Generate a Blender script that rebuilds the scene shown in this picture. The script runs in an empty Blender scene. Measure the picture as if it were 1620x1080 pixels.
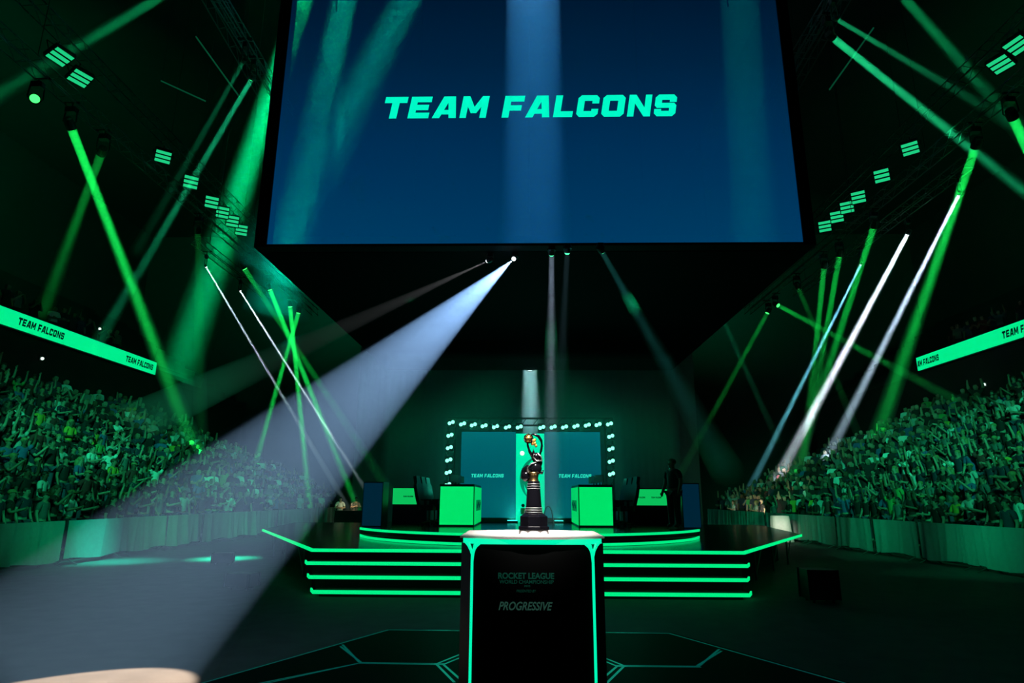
import bpy, bmesh, math, random
from mathutils import Vector, Matrix, Quaternion
import numpy as np

SC = bpy.context.scene
COL = SC.collection
PI = math.pi
rad = math.radians
RNG = random.Random(7)

# ------------------------------------------------------------------ camera, exposure, world
F_PX, PITCH, YAW, ROLL = 997.0, rad(13.9), rad(1.26), rad(0.25)
EYE = Vector((0, 0, 1.75))
FWD = Vector((-math.sin(YAW) * math.cos(PITCH), math.cos(YAW) * math.cos(PITCH), math.sin(PITCH)))
_r = Vector((math.cos(YAW), math.sin(YAW), 0))
_u = _r.cross(FWD)
RIGHT = _r * math.cos(ROLL) + _u * math.sin(ROLL)
UP = RIGHT.cross(FWD)
cam_data = bpy.data.cameras.new('camera')
cam_data.sensor_width = 36
cam_data.lens = F_PX / 1620 * 36
cam_data.clip_end = 300
cam = bpy.data.objects.new('camera', cam_data)
COL.objects.link(cam)
cam.matrix_world = Matrix(((RIGHT.x, UP.x, -FWD.x, EYE.x), (RIGHT.y, UP.y, -FWD.y, EYE.y),
                           (RIGHT.z, UP.z, -FWD.z, EYE.z), (0, 0, 0, 1)))
SC.camera = cam
SC.view_settings.view_transform = 'Standard'
SC.view_settings.look = 'None'
SC.view_settings.exposure = 0
SC.view_settings.gamma = 1
SC.view_settings.use_curve_mapping = False
SC.cycles.max_bounces = 4
SC.cycles.diffuse_bounces = 2
SC.cycles.glossy_bounces = 2
SC.cycles.volume_bounces = 0
SC.cycles.transparent_max_bounces = 24
SC.cycles.sample_clamp_indirect = 4
SC.cycles.caustics_reflective = False
SC.cycles.caustics_refractive = False
world = bpy.data.worlds.new('arena_dark')
SC.world = world
world.use_nodes = True
world.node_tree.nodes['Background'].inputs[0].default_value = (0, 0.0016, 0.0007, 1)
world.node_tree.nodes['Background'].inputs[1].default_value = 1.0


def ray(px, py):
    return RIGHT * ((px - 810) / F_PX) + UP * ((540 - py) / F_PX) + FWD
def at_x(px, py, X):
    d = ray(px, py); return EYE + d * (X / d.x)
def at_y(px, py, Y):
    d = ray(px, py); return EYE + d * (Y / d.y)
def at_z(px, py, Z):
    d = ray(px, py); return EYE + d * ((Z - EYE.z) / d.z)
def px_of(p):
    v = Vector(p) - EYE
    z = v.dot(FWD)
    if z < 0.1: return (-9999, -9999, z)
    return (810 + F_PX * v.dot(RIGHT) / z, 540 - F_PX * v.dot(UP) / z, z)
ROW0, RUN, RISE, FLOOR0 = 13.15, 0.8, 0.5, 0.2      # seating bowl: first row at |x| = ROW0
def at_bowl(px, py, h=1.3):
    """where a sight line meets the crowd on the raked seating"""
    d = ray(px, py)
    s = -1 if d.x < 0 else 1
    k = RISE / RUN
    t = (FLOOR0 + h - k * ROW0 - EYE.z) / (d.z - k * s * d.x)
    return EYE + d * t

# ------------------------------------------------------------------ lights that wash the hall
def area(name, loc, aim, size, power, col, spread=180, sy=None):
    l = bpy.data.lights.new(name, 'AREA')
    l.shape = 'RECTANGLE' if sy else 'DISK'
    l.size = size
    if sy: l.size_y = sy
    l.energy = power; l.color = col; l.spread = rad(spread)
    o = bpy.data.objects.new(name, l)
    COL.objects.link(o)
    o.location = loc
    o.rotation_mode = 'QUATERNION'
    o.rotation_quaternion = (Vector(aim) - Vector(loc)).to_track_quat('-Z', 'Y')
    return o
GREEN, TEAL, WHITE = (0.02, 1.0, 0.30), (0.02, 1.0, 0.42), (0.86, 0.88, 1.0)
WASH = 1.0
for s in (-1, 1):      # added green fill, unseen above the camera, for each stand and its barriers
    area('added_crowd_fill', (s * 7.0, 3.0, 13.0), (s * 16.5, 20.5, 2.6), 0.5, 75 * WASH, (0.02, 1.0, 0.40), 36)
    area('added_crowd_fill', (s * 6.5, 3.0, 13.2), (s * 16.5, 31.0, 3.0), 0.5, 120 * WASH, (0.02, 1.0, 0.44), 30)
    for y in (16.5, 21.5, 27.0, 33.0):     # added low fill under the hanging box, without fixtures, to brighten the barriers
        area('added_barrier_fill', (s * -4.0, 14.2, 6.9), (s * 11.7, y, 0.75), 0.15, 6.5, (0.0, 1.0, 0.36), 15)
for s, p in ((-1, 420), (1, 300)):     # added green fill without fixtures to lift the dark upper walls and the roof
    area('added_wall_fill', (s * 25, 16, 13), (s * 36, 34, 23), 1.5, p, (0.0, 1.0, 0.36), 100)
    area('added_wall_fill', (s * 14, 44, 17), (s * 17, 56, 23), 1.5, p * .5, (0.0, 1.0, 0.42), 100)
# ------------------------------------------------------------------ materials
MATS = {}
def M(name, col=(0.5, 0.5, 0.5), rough=0.5, metal=0.0, emit=None, strength=1.0, vary=0.15, scale=8.0, bump=0.0, spec=0.5, light=False):
    if name in MATS: return MATS[name]
    m = bpy.data.materials.new(name)
    m.use_nodes = True
    nt = m.node_tree
    b = nt.nodes['Principled BSDF']
    tc = nt.nodes.new('ShaderNodeTexCoord')
    no = nt.nodes.new('ShaderNodeTexNoise')
    no.inputs['Scale'].default_value = scale
    no.inputs['Detail'].default_value = 3
    nt.links.new(tc.outputs['Object'], no.inputs['Vector'])
    mx = nt.nodes.new('ShaderNodeMix'); mx.data_type = 'RGBA'
    mx.inputs[6].default_value = tuple(c * (1 - vary) for c in col) + (1,)
    mx.inputs[7].default_value = tuple(min(1, c * (1 + vary)) for c in col) + (1,)
    nt.links.new(no.outputs['Fac'], mx.inputs[0])
    nt.links.new(mx.outputs[2], b.inputs['Base Color'])
    b.inputs['Roughness'].default_value = rough
    b.inputs['Metallic'].default_value = metal
    b.inputs['Specular IOR Level'].default_value = spec
    if bump:
        bp = nt.nodes.new('ShaderNodeBump'); bp.inputs['Strength'].default_value = bump
        nt.links.new(no.outputs['Fac'], bp.inputs['Height'])
        nt.links.new(bp.outputs['Normal'], b.inputs['Normal'])
    if emit:
        b.inputs['Emission Color'].default_value = tuple(emit) + (1,)
        b.inputs['Emission Strength'].default_value = strength
        if not light: m.cycles.emission_sampling = 'NONE'
    MATS[name] = m
    return m

def screen_mat(name, stops, see=0.0, axis='Z', horiz=None):
    """an LED screen: a picture that fades along one axis; SEE lets a mesh screen show what is behind it"""
    m = bpy.data.materials.new(name); m.use_nodes = True
    nt = m.node_tree; nt.nodes.clear()
    out = nt.nodes.new('ShaderNodeOutputMaterial')
    em = nt.nodes.new('ShaderNodeEmission')
    tc = nt.nodes.new('ShaderNodeTexCoord'); sp = nt.nodes.new('ShaderNodeSeparateXYZ')
    rp = nt.nodes.new('ShaderNodeValToRGB')
    nt.links.new(tc.outputs['Generated'], sp.inputs[0])
    nt.links.new(sp.outputs[axis], rp.inputs[0])
    while len(rp.color_ramp.elements) < len(stops): rp.color_ramp.elements.new(0.5)
    for e, (p, c) in zip(rp.color_ramp.elements, stops):
        e.position = p; e.color = tuple(c) + (1,)
    nt.links.new(rp.outputs[0], em.inputs[0])
    m.cycles.emission_sampling = 'NONE'
    em.inputs[1].default_value = 1.0
    if see:
        tr = nt.nodes.new('ShaderNodeBsdfTransparent'); mx = nt.nodes.new('ShaderNodeMixShader')
        mx.inputs[0].default_value = see
        em.inputs[1].default_value = 1.0 / (1 - see)
        nt.links.new(em.outputs[0], mx.inputs[1]); nt.links.new(tr.outputs[0], mx.inputs[2])
        nt.links.new(mx.outputs[0], out.inputs[0])
    else:
        nt.links.new(em.outputs[0], out.inputs[0])
    return m

def haze_mat(density, col=(1, 1, 1)):
    key = 'haze_%g_%s' % (density, col)
    if key in MATS: return MATS[key]
    m = bpy.data.materials.new('stage_haze'); m.use_nodes = True
    nt = m.node_tree; nt.nodes.clear()
    out = nt.nodes.new('ShaderNodeOutputMaterial'); v = nt.nodes.new('ShaderNodeVolumeScatter')
    v.inputs['Color'].default_value = tuple(col) + (1,)
    v.inputs['Density'].default_value = density
    v.inputs['Anisotropy'].default_value = 0.0
    nt.links.new(v.outputs[0], out.inputs['Volume'])
    MATS[key] = m
    return m

def lin(r, g, b):
    f = lambda c: (c / 255 / 12.92) if c <= 10 else ((c / 255 + 0.055) / 1.055) ** 2.4
    return (f(r), f(g), f(b))
BLACK = M('black_steel', (0.012, 0.012, 0.013), 0.45, 0.6)
BLACKP = M('black_plastic', (0.01, 0.01, 0.011), 0.4)
FABRIC_BLACK = M('black_fabric', (0.008, 0.009, 0.009), 0.9, bump=0.2, scale=40)
GLOSS = M('black_gloss_deck', (0.005, 0.006, 0.006), 0.16, scale=2, spec=0.3)
CHROME = M('chrome', (0.6, 0.6, 0.6), 0.15, 1.0, vary=0.03)
ALU = M('truss_aluminium', (0.16, 0.17, 0.17), 0.5, 1.0)
LED = M('led_strip', (0.02, 0.1, 0.05), 0.4, emit=lin(0, 235, 130), strength=1.05, light=True)
LEDC = M('led_tube_aqua', (0.02, 0.1, 0.08), 0.4, emit=lin(0, 240, 175), strength=1.1, light=True)
PANEL = M('led_panel_green', (0.02, 0.1, 0.05), 0.4, emit=lin(0, 226, 105), strength=1.0, vary=0.05, light=True)
PANELL = M('led_panel_green_pale', (0.02, 0.1, 0.05), 0.4, emit=lin(10, 190, 90), strength=1.0, vary=0.05)
PANELB = M('led_panel_navy', (0.005, 0.01, 0.02), 0.4, emit=lin(0, 34, 52), strength=1.0)
RIBBON = M('ribbon_led', (0.02, 0.1, 0.05), 0.4, emit=lin(0, 236, 142), strength=1.0, vary=0.05)
INK = M('ink_dark_green', lin(0, 62, 36), 0.5)
INKD = M('ink_near_black', lin(2, 26, 18), 0.5)
TEXT = M('lit_lettering', (0.02, 0.1, 0.08), 0.4, emit=lin(0, 250, 200), strength=1.0, vary=0.02)
TEXTS = M('lit_lettering_small', (0.02, 0.1, 0.08), 0.4, emit=lin(40, 225, 190), strength=1.0, vary=0.02)
LENSG = M('lens_green', (0.02, 0.1, 0.03), 0.2, emit=(0.05, 1.0, 0.14), strength=2.2)
LENST = M('lens_teal', (0.02, 0.1, 0.05), 0.2, emit=(0.08, 1.0, 0.42), strength=1.6)
LENSW = M('lens_white', (0.1, 0.1, 0.1), 0.2, emit=(0.9, 0.95, 1.0), strength=4.0)
BARS = M('blinder_bars', (0.02, 0.1, 0.05), 0.3, emit=lin(30, 205, 130), strength=1.0)
ARCHL = M('arch_lens', (0.02, 0.1, 0.07), 0.3, emit=(0.22, 1.0, 0.68), strength=2.2)

# ------------------------------------------------------------------ mesh helpers
class MB:
    def __init__(self): self.bm = bmesh.new()
    def add(self, verts, faces, mi=0):
        vs = [self.bm.verts.new(v) for v in verts]
        for f in faces:
            try:
                fc = self.bm.faces.new([vs[i] for i in f]); fc.material_index = mi
            except ValueError: pass
        return vs
    def box(self, a, b, mi=0, bev=0.0):
        (x0, y0, z0), (x1, y1, z1) = a, b
        if bev:
            o = [(x0 + bev, y0), (x1 - bev, y0), (x1, y0 + bev), (x1, y1 - bev), (x1 - bev, y1), (x0 + bev, y1), (x0, y1 - bev), (x0, y0 + bev)]
            self.prism(o, z0, z1, mi); return self
        v = [(x0, y0, z0), (x1, y0, z0), (x1, y1, z0), (x0, y1, z0), (x0, y0, z1), (x1, y0, z1), (x1, y1, z1), (x0, y1, z1)]
        self.add(v, [(0, 3, 2, 1), (4, 5, 6, 7), (0, 1, 5, 4), (1, 2, 6, 5), (2, 3, 7, 6), (3, 0, 4, 7)], mi)
        return self
    def prism(self, o, z0, z1, mi=0, scale_top=1.0, c=(0, 0)):
        n = len(o)
        v = [(p[0], p[1], z0) for p in o] + [(c[0] + (p[0] - c[0]) * scale_top, c[1] + (p[1] - c[1]) * scale_top, z1) for p in o]
        self.add(v, [tuple(range(n))[::-1], tuple(range(n, 2 * n))] + [(i, (i + 1) % n, n + (i + 1) % n, n + i) for i in range(n)], mi)
        return self
    def tube(self, pts, r, seg=6, mi=0, caps=True):
        pts = [Vector(p) for p in pts]
        rs = r if isinstance(r, (list, tuple)) else [r] * len(pts)
        vs, n = [], len(pts)
        for i, p in enumerate(pts):
            d = (pts[min(i + 1, n - 1)] - pts[max(i - 1, 0)])
            if d.length < 1e-9: d = Vector((0, 0, 1))
            d.normalize()
            a = d.cross(Vector((0, 0, 1)) if abs(d.z) < 0.95 else Vector((0, 1, 0))).normalized()
            b = d.cross(a)
            for k in range(seg):
                t = 2 * PI * k / seg
                vs.append(p + (a * math.cos(t) + b * math.sin(t)) * rs[i])
        fs = [(i * seg + k, i * seg + (k + 1) % seg, (i + 1) * seg + (k + 1) % seg, (i + 1) * seg + k) for i in range(n - 1) for k in range(seg)]
        if caps: fs += [tuple(range(seg))[::-1], tuple((n - 1) * seg + k for k in range(seg))]
        self.add(vs, fs, mi)
        return self
    def lathe(self, prof, seg=24, mi=0, c=(0, 0, 0), rot=0.0):
        vs = []
        for (r, z) in prof:
            for k in range(seg):
                t = 2 * PI * k / seg + rot
                vs.append((c[0] + r * math.cos(t), c[1] + r * math.sin(t), c[2] + z))
        n = len(prof)
        fs = [(i * seg + k, i * seg + (k + 1) % seg, (i + 1) * seg + (k + 1) % seg, (i + 1) * seg + k) for i in range(n - 1) for k in range(seg)]
        fs += [tuple(range(seg))[::-1], tuple((n - 1) * seg + k for k in range(seg))]
        self.add(vs, fs, mi)
        return self
    def ball(self, c, r, seg=12, rings=8, mi=0, sc=(1, 1, 1)):
        prof = [(max(1e-4, math.sin(PI * i / rings)) * r, -math.cos(PI * i / rings) * r) for i in range(rings + 1)]
        vs = []
        for (rr, z) in prof:
            for k in range(seg):
                t = 2 * PI * k / seg
                vs.append((c[0] + rr * math.cos(t) * sc[0], c[1] + rr * math.sin(t) * sc[1], c[2] + z * sc[2]))
        n = len(prof)
        self.add(vs, [(i * seg + k, i * seg + (k + 1) % seg, (i + 1) * seg + (k + 1) % seg, (i + 1) * seg + k) for i in range(n - 1) for k in range(seg)], mi)
        return self
    def xform(self, mat):
        self.bm.transform(mat); return self
    def mesh(self, name, mats, smooth=False):
        me = bpy.data.meshes.new(name)
        bmesh.ops.recalc_face_normals(self.bm, faces=self.bm.faces)
        self.bm.to_mesh(me); self.bm.free()
        for m in (mats if isinstance(mats, (list, tuple)) else [mats]): me.materials.append(m)
        if smooth:
            me.polygons.foreach_set('use_smooth', [True] * len(me.polygons))
        return me
    def obj(self, name, mats, parent=None, loc=None, smooth=False):
        o = bpy.data.objects.new(name, self.mesh(name, mats, smooth))
        COL.objects.link(o)
        if parent is not None: o.parent = parent
        if loc is not None: o.location = loc
        return o

def tag(o, label=None, cat=None, group=None, kind=None):
    if label: o['label'] = label
    if cat: o['category'] = cat
    if group: o['group'] = group
    if kind: o['kind'] = kind
    return o
def thing(name, label, cat, loc=(0, 0, 0), rz=0.0, group=None):
    o = bpy.data.objects.new(name, None)
    o.empty_display_size = 0.2
    COL.objects.link(o)
    o.location = loc; o.rotation_euler = (0, 0, rz)
    return tag(o, label, cat, group)
def struct(o): o['kind'] = 'structure'; return o
KIDS = {}
def copy_tree(src, name=None):
    def rec(s, parent):
        c = s.copy(); COL.objects.link(c)
        if parent is not None:
            c.parent = parent
            c.matrix_parent_inverse = s.matrix_parent_inverse.copy()
        for ch in s.children: rec(ch, c)
        return c
    return rec(src, None)
ORD = ['first', 'second', 'third', 'fourth', 'fifth', 'sixth', 'seventh', 'eighth', 'ninth', 'tenth', 'eleventh', 'twelfth', 'thirteenth', 'fourteenth', 'fifteenth', 'sixteenth', 'seventeenth', 'eighteenth']

# block capitals, each a list of convex pieces in a unit-high cell
_b = lambda x0, y0, x1, y1: [(x0, y0), (x1, y0), (x1, y1), (x0, y1)]
GLYPH = {
 'T': (1.0, [_b(0, .72, 1.0, 1), _b(.34, 0, .66, .72)]),
 'E': (.92, [_b(0, 0, .3, 1), _b(.3, .75, .92, 1), _b(.3, .38, .84, .62), _b(.3, 0, .92, .25)]),
 'A': (1.06, [[(0, 0), (.32, 0), (.6, .72), (.66, 1), (.36, 1)], [(.74, 0), (1.06, 0), (.88, 1), (.55, 1), (.6, .72)], _b(.2, .17, .85, .37)]),
 'M': (1.16, [_b(0, 0, .28, 1), _b(.88, 0, 1.16, 1), [(.0, 1), (.46, .22), (.58, .22), (.58, .5), (.3, 1)], [(1.16, 1), (.86, 1), (.58, .5), (.58, .22), (.7, .22)]]),
 'F': (.88, [_b(0, 0, .3, 1), _b(.3, .74, .88, 1), _b(.3, .32, .8, .56)]),
 'L': (.84, [_b(0, 0, .3, 1), _b(.3, 0, .84, .26)]),
 'C': (.94, [[(0, .14), (.14, 0), (.3, 0), (.3, 1), (.14, 1), (0, .86)], [(.3, .74), (.94, .74), (.94, .86), (.8, 1), (.3, 1)], [(.3, 0), (.8, 0), (.94, .14), (.94, .26), (.3, .26)], _b(.64, .62, .94, .74), _b(.64, .26, .94, .36)]),
 'O': (.98, [[(0, .14), (.14, 0), (.31, 0), (.31, 1), (.14, 1), (0, .86)], [(.67, 0), (.84, 0), (.98, .14), (.98, .86), (.84, 1), (.67, 1)], _b(.31, .74, .67, 1), _b(.31, 0, .67, .26)]),
 'N': (1.0, [_b(0, 0, .28, 1), _b(.72, 0, 1.0, 1), [(.0, 1), (.72, 0), (1.0, 0), (.3, 1)]]),
 'S': (.94, [[(.0, .5), (.0, .86), (.14, 1), (.3, 1), (.3, .5)], [(.3, .76), (.94, .76), (.94, .86), (.8, 1), (.3, 1)], _b(.64, .66, .94, .76), [(.0, .5), (.1, .39), (.94, .39), (.94, .5), (.84, .61), (.0, .61)], [(.64, 0), (.8, 0), (.94, .14), (.94, .5), (.64, .5)], [(.0, .14), (.14, 0), (.64, 0), (.64, .24), (.0, .24)], _b(0, .24, .3, .33)]),
 ' ': (.38, []),
}
def word_mesh(text, height, depth=0.01, slant=0.17, gap=0.16, mb=None):
    """lettering in the XZ plane, centred on the origin, facing -Y"""
    mb = mb or MB(); x = 0; total = sum(GLYPH[c][0] + gap for c in text) - gap
    for c in text:
        w, polys = GLYPH[c]
        for p in polys:
            q = [((x + a - total / 2 + slant * (b - .5)) * height, (b - .5) * height) for a, b in p]
            n = len(q)
            v = [(a, 0, b) for a, b in q] + [(a, depth, b) for a, b in q]
            mb.add(v, [tuple(range(n)), tuple(range(n, 2 * n))[::-1]] + [(i, (i + 1) % n, n + (i + 1) % n, n + i) for i in range(n)])
        x += w + gap
    return mb, total * height
def word(name, text, width, parent, loc, mat, rz=0.0, slant=0.17, rise=None, depth=0.01):
    mb, w = word_mesh(text, 1.0, depth, slant)
    k = width / w
    kz = rise if rise else k
    mb.xform(Matrix.Diagonal((k, 1, kz, 1)))
    o = mb.obj(name, mat, parent, loc)
    o.rotation_euler = (0, 0, rz)
    return o
def font_word(name, text, width, height, parent, loc, mat, shear=0.0, bold=0.0):
    cu = bpy.data.curves.new(name, 'FONT')
    cu.body = text; cu.align_x = 'CENTER'; cu.align_y = 'CENTER'; cu.shear = shear; cu.offset = bold; cu.extrude = 0.004
    tmp = bpy.data.objects.new('tmp', cu); COL.objects.link(tmp)
    bpy.context.view_layer.update()
    me = bpy.data.meshes.new_from_object(tmp.evaluated_get(bpy.context.evaluated_depsgraph_get()))
    bpy.data.objects.remove(tmp)
    xs = [v.co.x for v in me.vertices]; ys = [v.co.y for v in me.vertices]
    kx, ky = width / (max(xs) - min(xs)), height / (max(ys) - min(ys))
    cx, cy = (max(xs) + min(xs)) / 2, (max(ys) + min(ys)) / 2
    for v in me.vertices: v.co = Vector(((v.co.x - cx) * kx, -v.co.z * 0.3, (v.co.y - cy) * ky))
    me.materials.clear(); me.materials.append(mat); me.name = name
    o = bpy.data.objects.new(name, me); COL.objects.link(o); o.parent = parent; o.location = loc
    return o

#@@SHELL
# ------------------------------------------------------------------ the shell of the arena
FLOORM = M('floor_black_vinyl', (0.13, 0.13, 0.125), 0.6, scale=3, vary=0.25, bump=0.03, spec=0.025)
struct(MB().box((-36, -6, -0.3), (36, 56, 0)).obj('floor', FLOORM))
WALLM = M('wall_black_paint', (0.05, 0.055, 0.052), 0.9, scale=1.5)
struct(MB().box((-36, -6, 26), (36, 56, 26.3)).obj('ceiling', M('ceiling_black', (0.03, 0.032, 0.03), 0.95, scale=1.2)))
struct(MB().box((-36.3, -6, 0), (-36, 56, 26)).obj('wall_left', WALLM))
struct(MB().box((36, -6, 0), (36.3, 56, 26)).obj('wall_right', WALLM))
struct(MB().box((-36, 56, 0), (36, 56.3, 26)).obj('wall_back', WALLM))
struct(MB().box((-36, -6.3, 0), (36, -6, 26)).obj('wall_front', WALLM))
# black pleated drape across the stage end
mb = MB(); n = 160; x0, x1 = -11.6, 11.6
vs = []
for i in range(n + 1):
    x = x0 + (x1 - x0) * i / n
    y = 43 + 0.03 * math.sin(i * 1.9) + 0.02 * math.sin(i * 0.7)
    vs += [(x, y, 0.02), (x, y + 0.05, 16.5), (x, y + 0.12, 0.02), (x, y + 0.17, 16.5)]
mb.add(vs, [(4 * i, 4 * i + 4, 4 * i + 5, 4 * i + 1) for i in range(n)] + [(4 * i + 2, 4 * i + 3, 4 * i + 7, 4 * i + 6) for i in range(n)]
       + [(4 * i + 1, 4 * i + 5, 4 * i + 7, 4 * i + 3) for i in range(n)])
tag(mb.obj('stage_drape', M('drape_dark', (0.09, 0.10, 0.10), 0.9, scale=3), smooth=True), 'tall dark pleated drape hanging behind the stage and its screens', 'curtain')

# raked seating, one stepped body per side, and the balcony above it
CONC = M('stand_concrete', (0.02, 0.021, 0.02), 0.85, scale=4)
NROW = 11
Y0, Y1 = 6.0, 46.0
for s, nm in ((-1, 'left'), (1, 'right')):
    mb = MB()
    for k in range(NROW):
        a, b = ROW0 - 0.4 + RUN * k, ROW0 - 0.4 + RUN * (k + 1)
        mb.box((min(s * a, s * b), Y0, 0), (max(s * a, s * b), Y1, FLOOR0 + RISE * k))
    struct(mb.obj('trim_stand_' + nm, CONC))
    mb = MB()
    mb.box((min(s * 21.95, s * 36), Y0, 8.45), (max(s * 21.95, s * 36), 48, 8.75))
    for k in range(12):
        a, b = 22.5 + 0.85 * k, 22.5 + 0.85 * (k + 1)
        mb.box((min(s * a, s * b), Y0, 8.75), (max(s * a, s * b), 48, 9.0 + 0.55 * k))
    struct(mb.obj('trim_balcony_' + nm, CONC))
    struct(MB().box((min(s * 21.8, s * 22.2), Y0, 0), (max(s * 21.8, s * 22.2), 48, 8.45)).obj('trim_concourse_' + nm, M('concourse_black', (0.006, 0.007, 0.007), 0.95, scale=2)))

# ribbon boards on the balcony fronts
def ribbon(s, ya, yb, label, texts):
    X = s * 21.8
    t = thing('ribbon_board', label, 'ribbon screen', (X, ya, 9.02))
    MB().box((0 if s < 0 else -0.06, 0, -0.36), (0.06 if s < 0 else 0, yb - ya, 0.36)).obj('screen', RIBBON, t)
    MB().box((-0.15 if s < 0 else 0, -0.02, -0.42), (0 if s < 0 else 0.15, yb - ya + 0.02, 0.42)).obj('housing', BLACK, t)
    for yc, w, tx in texts:
        word('lettering', tx, w, t, (-s * 0.062, yc - ya, 0.0), INKD, rz=PI / 2 if s < 0 else -PI / 2, rise=0.33)
ribbon(-1, 15, 35.95, 'long green ribbon screen along the left balcony front, reading TEAM FALCONS', [(26.95, 2.75, 'TEAM FALCONS'), (34.35, 2.55, 'TEAM FALCONS'), (20.3, 2.75, 'TEAM FALCONS')])
ribbon(1, 17, 34.75, 'long green ribbon screen along the right balcony front, cropped by the photo', [(33.78, 1.85, 'AM FALCONS'), (26.95, 2.7, 'TEAM FALCONS'), (20.3, 2.7, 'TEAM FALCONS')])

#@@BOX
# ------------------------------------------------------------------ the hanging screen box
BX0, BX1, BY0, BY1, BZ0, BZ1 = -6.03, 6.34, 13.0, 26.9, 7.12, 14.4
box = thing('hanging_screen_cube', 'huge hanging screen box over the stage with blue TEAM FALCONS screen on its front', 'screen', (0.155, 13, 7.12))
ox = lambda x, y, z: (x - 0.155, y - 13, z - 7.12)
SCRF = screen_mat('led_mesh_front', [(0.0, lin(0, 46, 80)), (0.35, lin(0, 36, 68)), (0.65, lin(0, 25, 50)), (1.0, lin(0, 13, 32))], see=0.5)
DARKMESH = bpy.data.materials.new('dark_led_mesh'); DARKMESH.use_nodes = True
_nt = DARKMESH.node_tree; _p = _nt.nodes['Principled BSDF']; _p.inputs['Base Color'].default_value = (0.004, 0.006, 0.008, 1); _p.inputs['Roughness'].default_value = 0.8
_t = _nt.nodes.new('ShaderNodeBsdfTransparent'); _m = _nt.nodes.new('ShaderNodeMixShader'); _m.inputs[0].default_value = 0.82
_nt.links.new(_p.outputs[0], _m.inputs[1]); _nt.links.new(_t.outputs[0], _m.inputs[2]); _nt.links.new(_m.outputs[0], _nt.nodes['Material Output'].inputs[0])
MB().box(ox(-5.76, BY0, 7.2), ox(6.08, BY0 + 0.05, BZ1 - 0.1)).obj('front_screen', SCRF, box)
mb = MB()
mb.box(ox(BX0, BY0 - 0.04, BZ0), ox(-5.765, BY0 + 0.3, BZ1)).box(ox(6.085, BY0 - 0.04, BZ0), ox(BX1, BY0 + 0.3, BZ1))
mb.box(ox(-5.765, BY0 - 0.04, BZ0 + .01), ox(6.085, BY0 + 0.3, 7.19)).box(ox(-5.765, BY0 - 0.04, BZ1 - 0.1), ox(6.085, BY0 + 0.3, BZ1))
mb.obj('bezel', M('bezel_black', (0.004, 0.004, 0.004), 0.8, spec=0.1), box)
MB().box(ox(BX0 + 0.01, BY0 + 0.3, BZ0), ox(BX1 - 0.01, BY1, BZ0 + 0.08)).obj('underside', M('underside_black', (0.0035, 0.0035, 0.0037), 0.9, spec=0.05), box)
MB().box(ox(BX0, BY0 + 0.3, BZ0 + 0.08), ox(BX0 + 0.04, BY1, BZ1)).obj('side_screen', DARKMESH, box)
MB().box(ox(BX1 - 0.04, BY0 + 0.3, BZ0 + 0.08), ox(BX1, BY1, BZ1)).obj('side_screen', DARKMESH, box)
MB().box(ox(BX0 + .04, BY1 - 0.04, BZ0 + 0.08), ox(BX1 - .04, BY1, BZ1)).obj('back_screen', DARKMESH, box)
for x in (-5.0, 5.3):
    for y in (14, 26):
        MB().tube([ox(x, y, BZ1 - .2), ox(x, y, 26)], 0.02, 5).obj('hanging_cable', BLACK, box)
a = at_y(607, 170, BY0 - 0.02); b = at_y(1070, 166, BY0 - 0.02)
word('lettering', 'TEAM FALCONS', (b.x - a.x) * 1.0, box, ox((a.x + b.x) / 2, BY0 - 0.015, (a.z + b.z) / 2), TEXT, rise=0.57)

#@@STAGE
# ------------------------------------------------------------------ stage
def sgl(x): return x
stage = thing('main_stage', 'black trapezoid main stage edged with a bright green light strip', 'stage', (0, 13.06, 0))
so = lambda x, y: (x, y - 13.06)
deck = [so(-4.22, 13.06), so(4.26, 13.06), so(8.0, 19.3), so(9.2, 26), so(-9.2, 26), so(-8.3, 20.6)]
MB().prism(deck, 0.69, 0.75).obj('deck', GLOSS, stage)
mb = MB()
inset = [so(-3.9, 13.5), so(3.9, 13.5), so(7.4, 19.6), so(8.6, 25.6), so(-8.6, 25.6), so(-7.7, 20.8)]
mb.prism(inset, 0.0, 0.69)
mb.obj('skirt', FABRIC_BLACK, stage)
def strip(parent, pts, z, h=0.062, d=0.03, mat=LED, name='light_strip'):
    """an LED profile that follows a plan line, standing proud of an edge"""
    mb = MB(); vs = []
    n = len(pts)
    for i, p in enumerate(pts):
        a, b = Vector(pts[max(i - 1, 0)]), Vector(pts[min(i + 1, n - 1)])
        t = (b - a).normalized(); nrm = Vector((t.y, -t.x))
        q = Vector(p) + nrm * d
        vs += [(p[0], p[1], z - h / 2), (q.x, q.y, z - h / 2), (q.x, q.y, z + h / 2), (p[0], p[1], z + h / 2)]
    fs = [(4 * i + k, 4 * i + 4 + k, 4 * i + 4 + (k + 1) % 4, 4 * i + (k + 1) % 4) for i in range(n - 1) for k in range(4)]
    mb.add(vs, fs + [(0, 1, 2, 3), (4 * n - 4, 4 * n - 1, 4 * n - 2, 4 * n - 3)])
    return mb.obj(name, mat, parent)
strip(stage, [so(-8.3, 20.6), so(-4.22, 13.06)], 0.72)
strip(stage, [so(-4.22, 13.06), so(4.26, 13.06)], 0.72)
strip(stage, [so(4.26, 13.06), so(8.0, 19.3)], 0.72)
for s, xs in ((-1, ((-5.0, 14.9), (-6.3, 17.3), (-7.4, 19.3))), (1, ((5.1, 14.9), (6.2, 16.8), (7.2, 18.4)))):
    for (x, y) in xs:
        mb = MB().tube([so(x, y) + (0.0,), so(x, y) + (0.69,)], 0.025, 6)
        mb.tube([so(x, y) + (0.1,), so(x + s * 0.45, y + 0.8) + (0.66,)], 0.018, 6)
        mb.obj('leg', ALU, stage)
TREAD = M('step_tread', (0.02, 0.022, 0.021), 0.38, scale=4)
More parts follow.
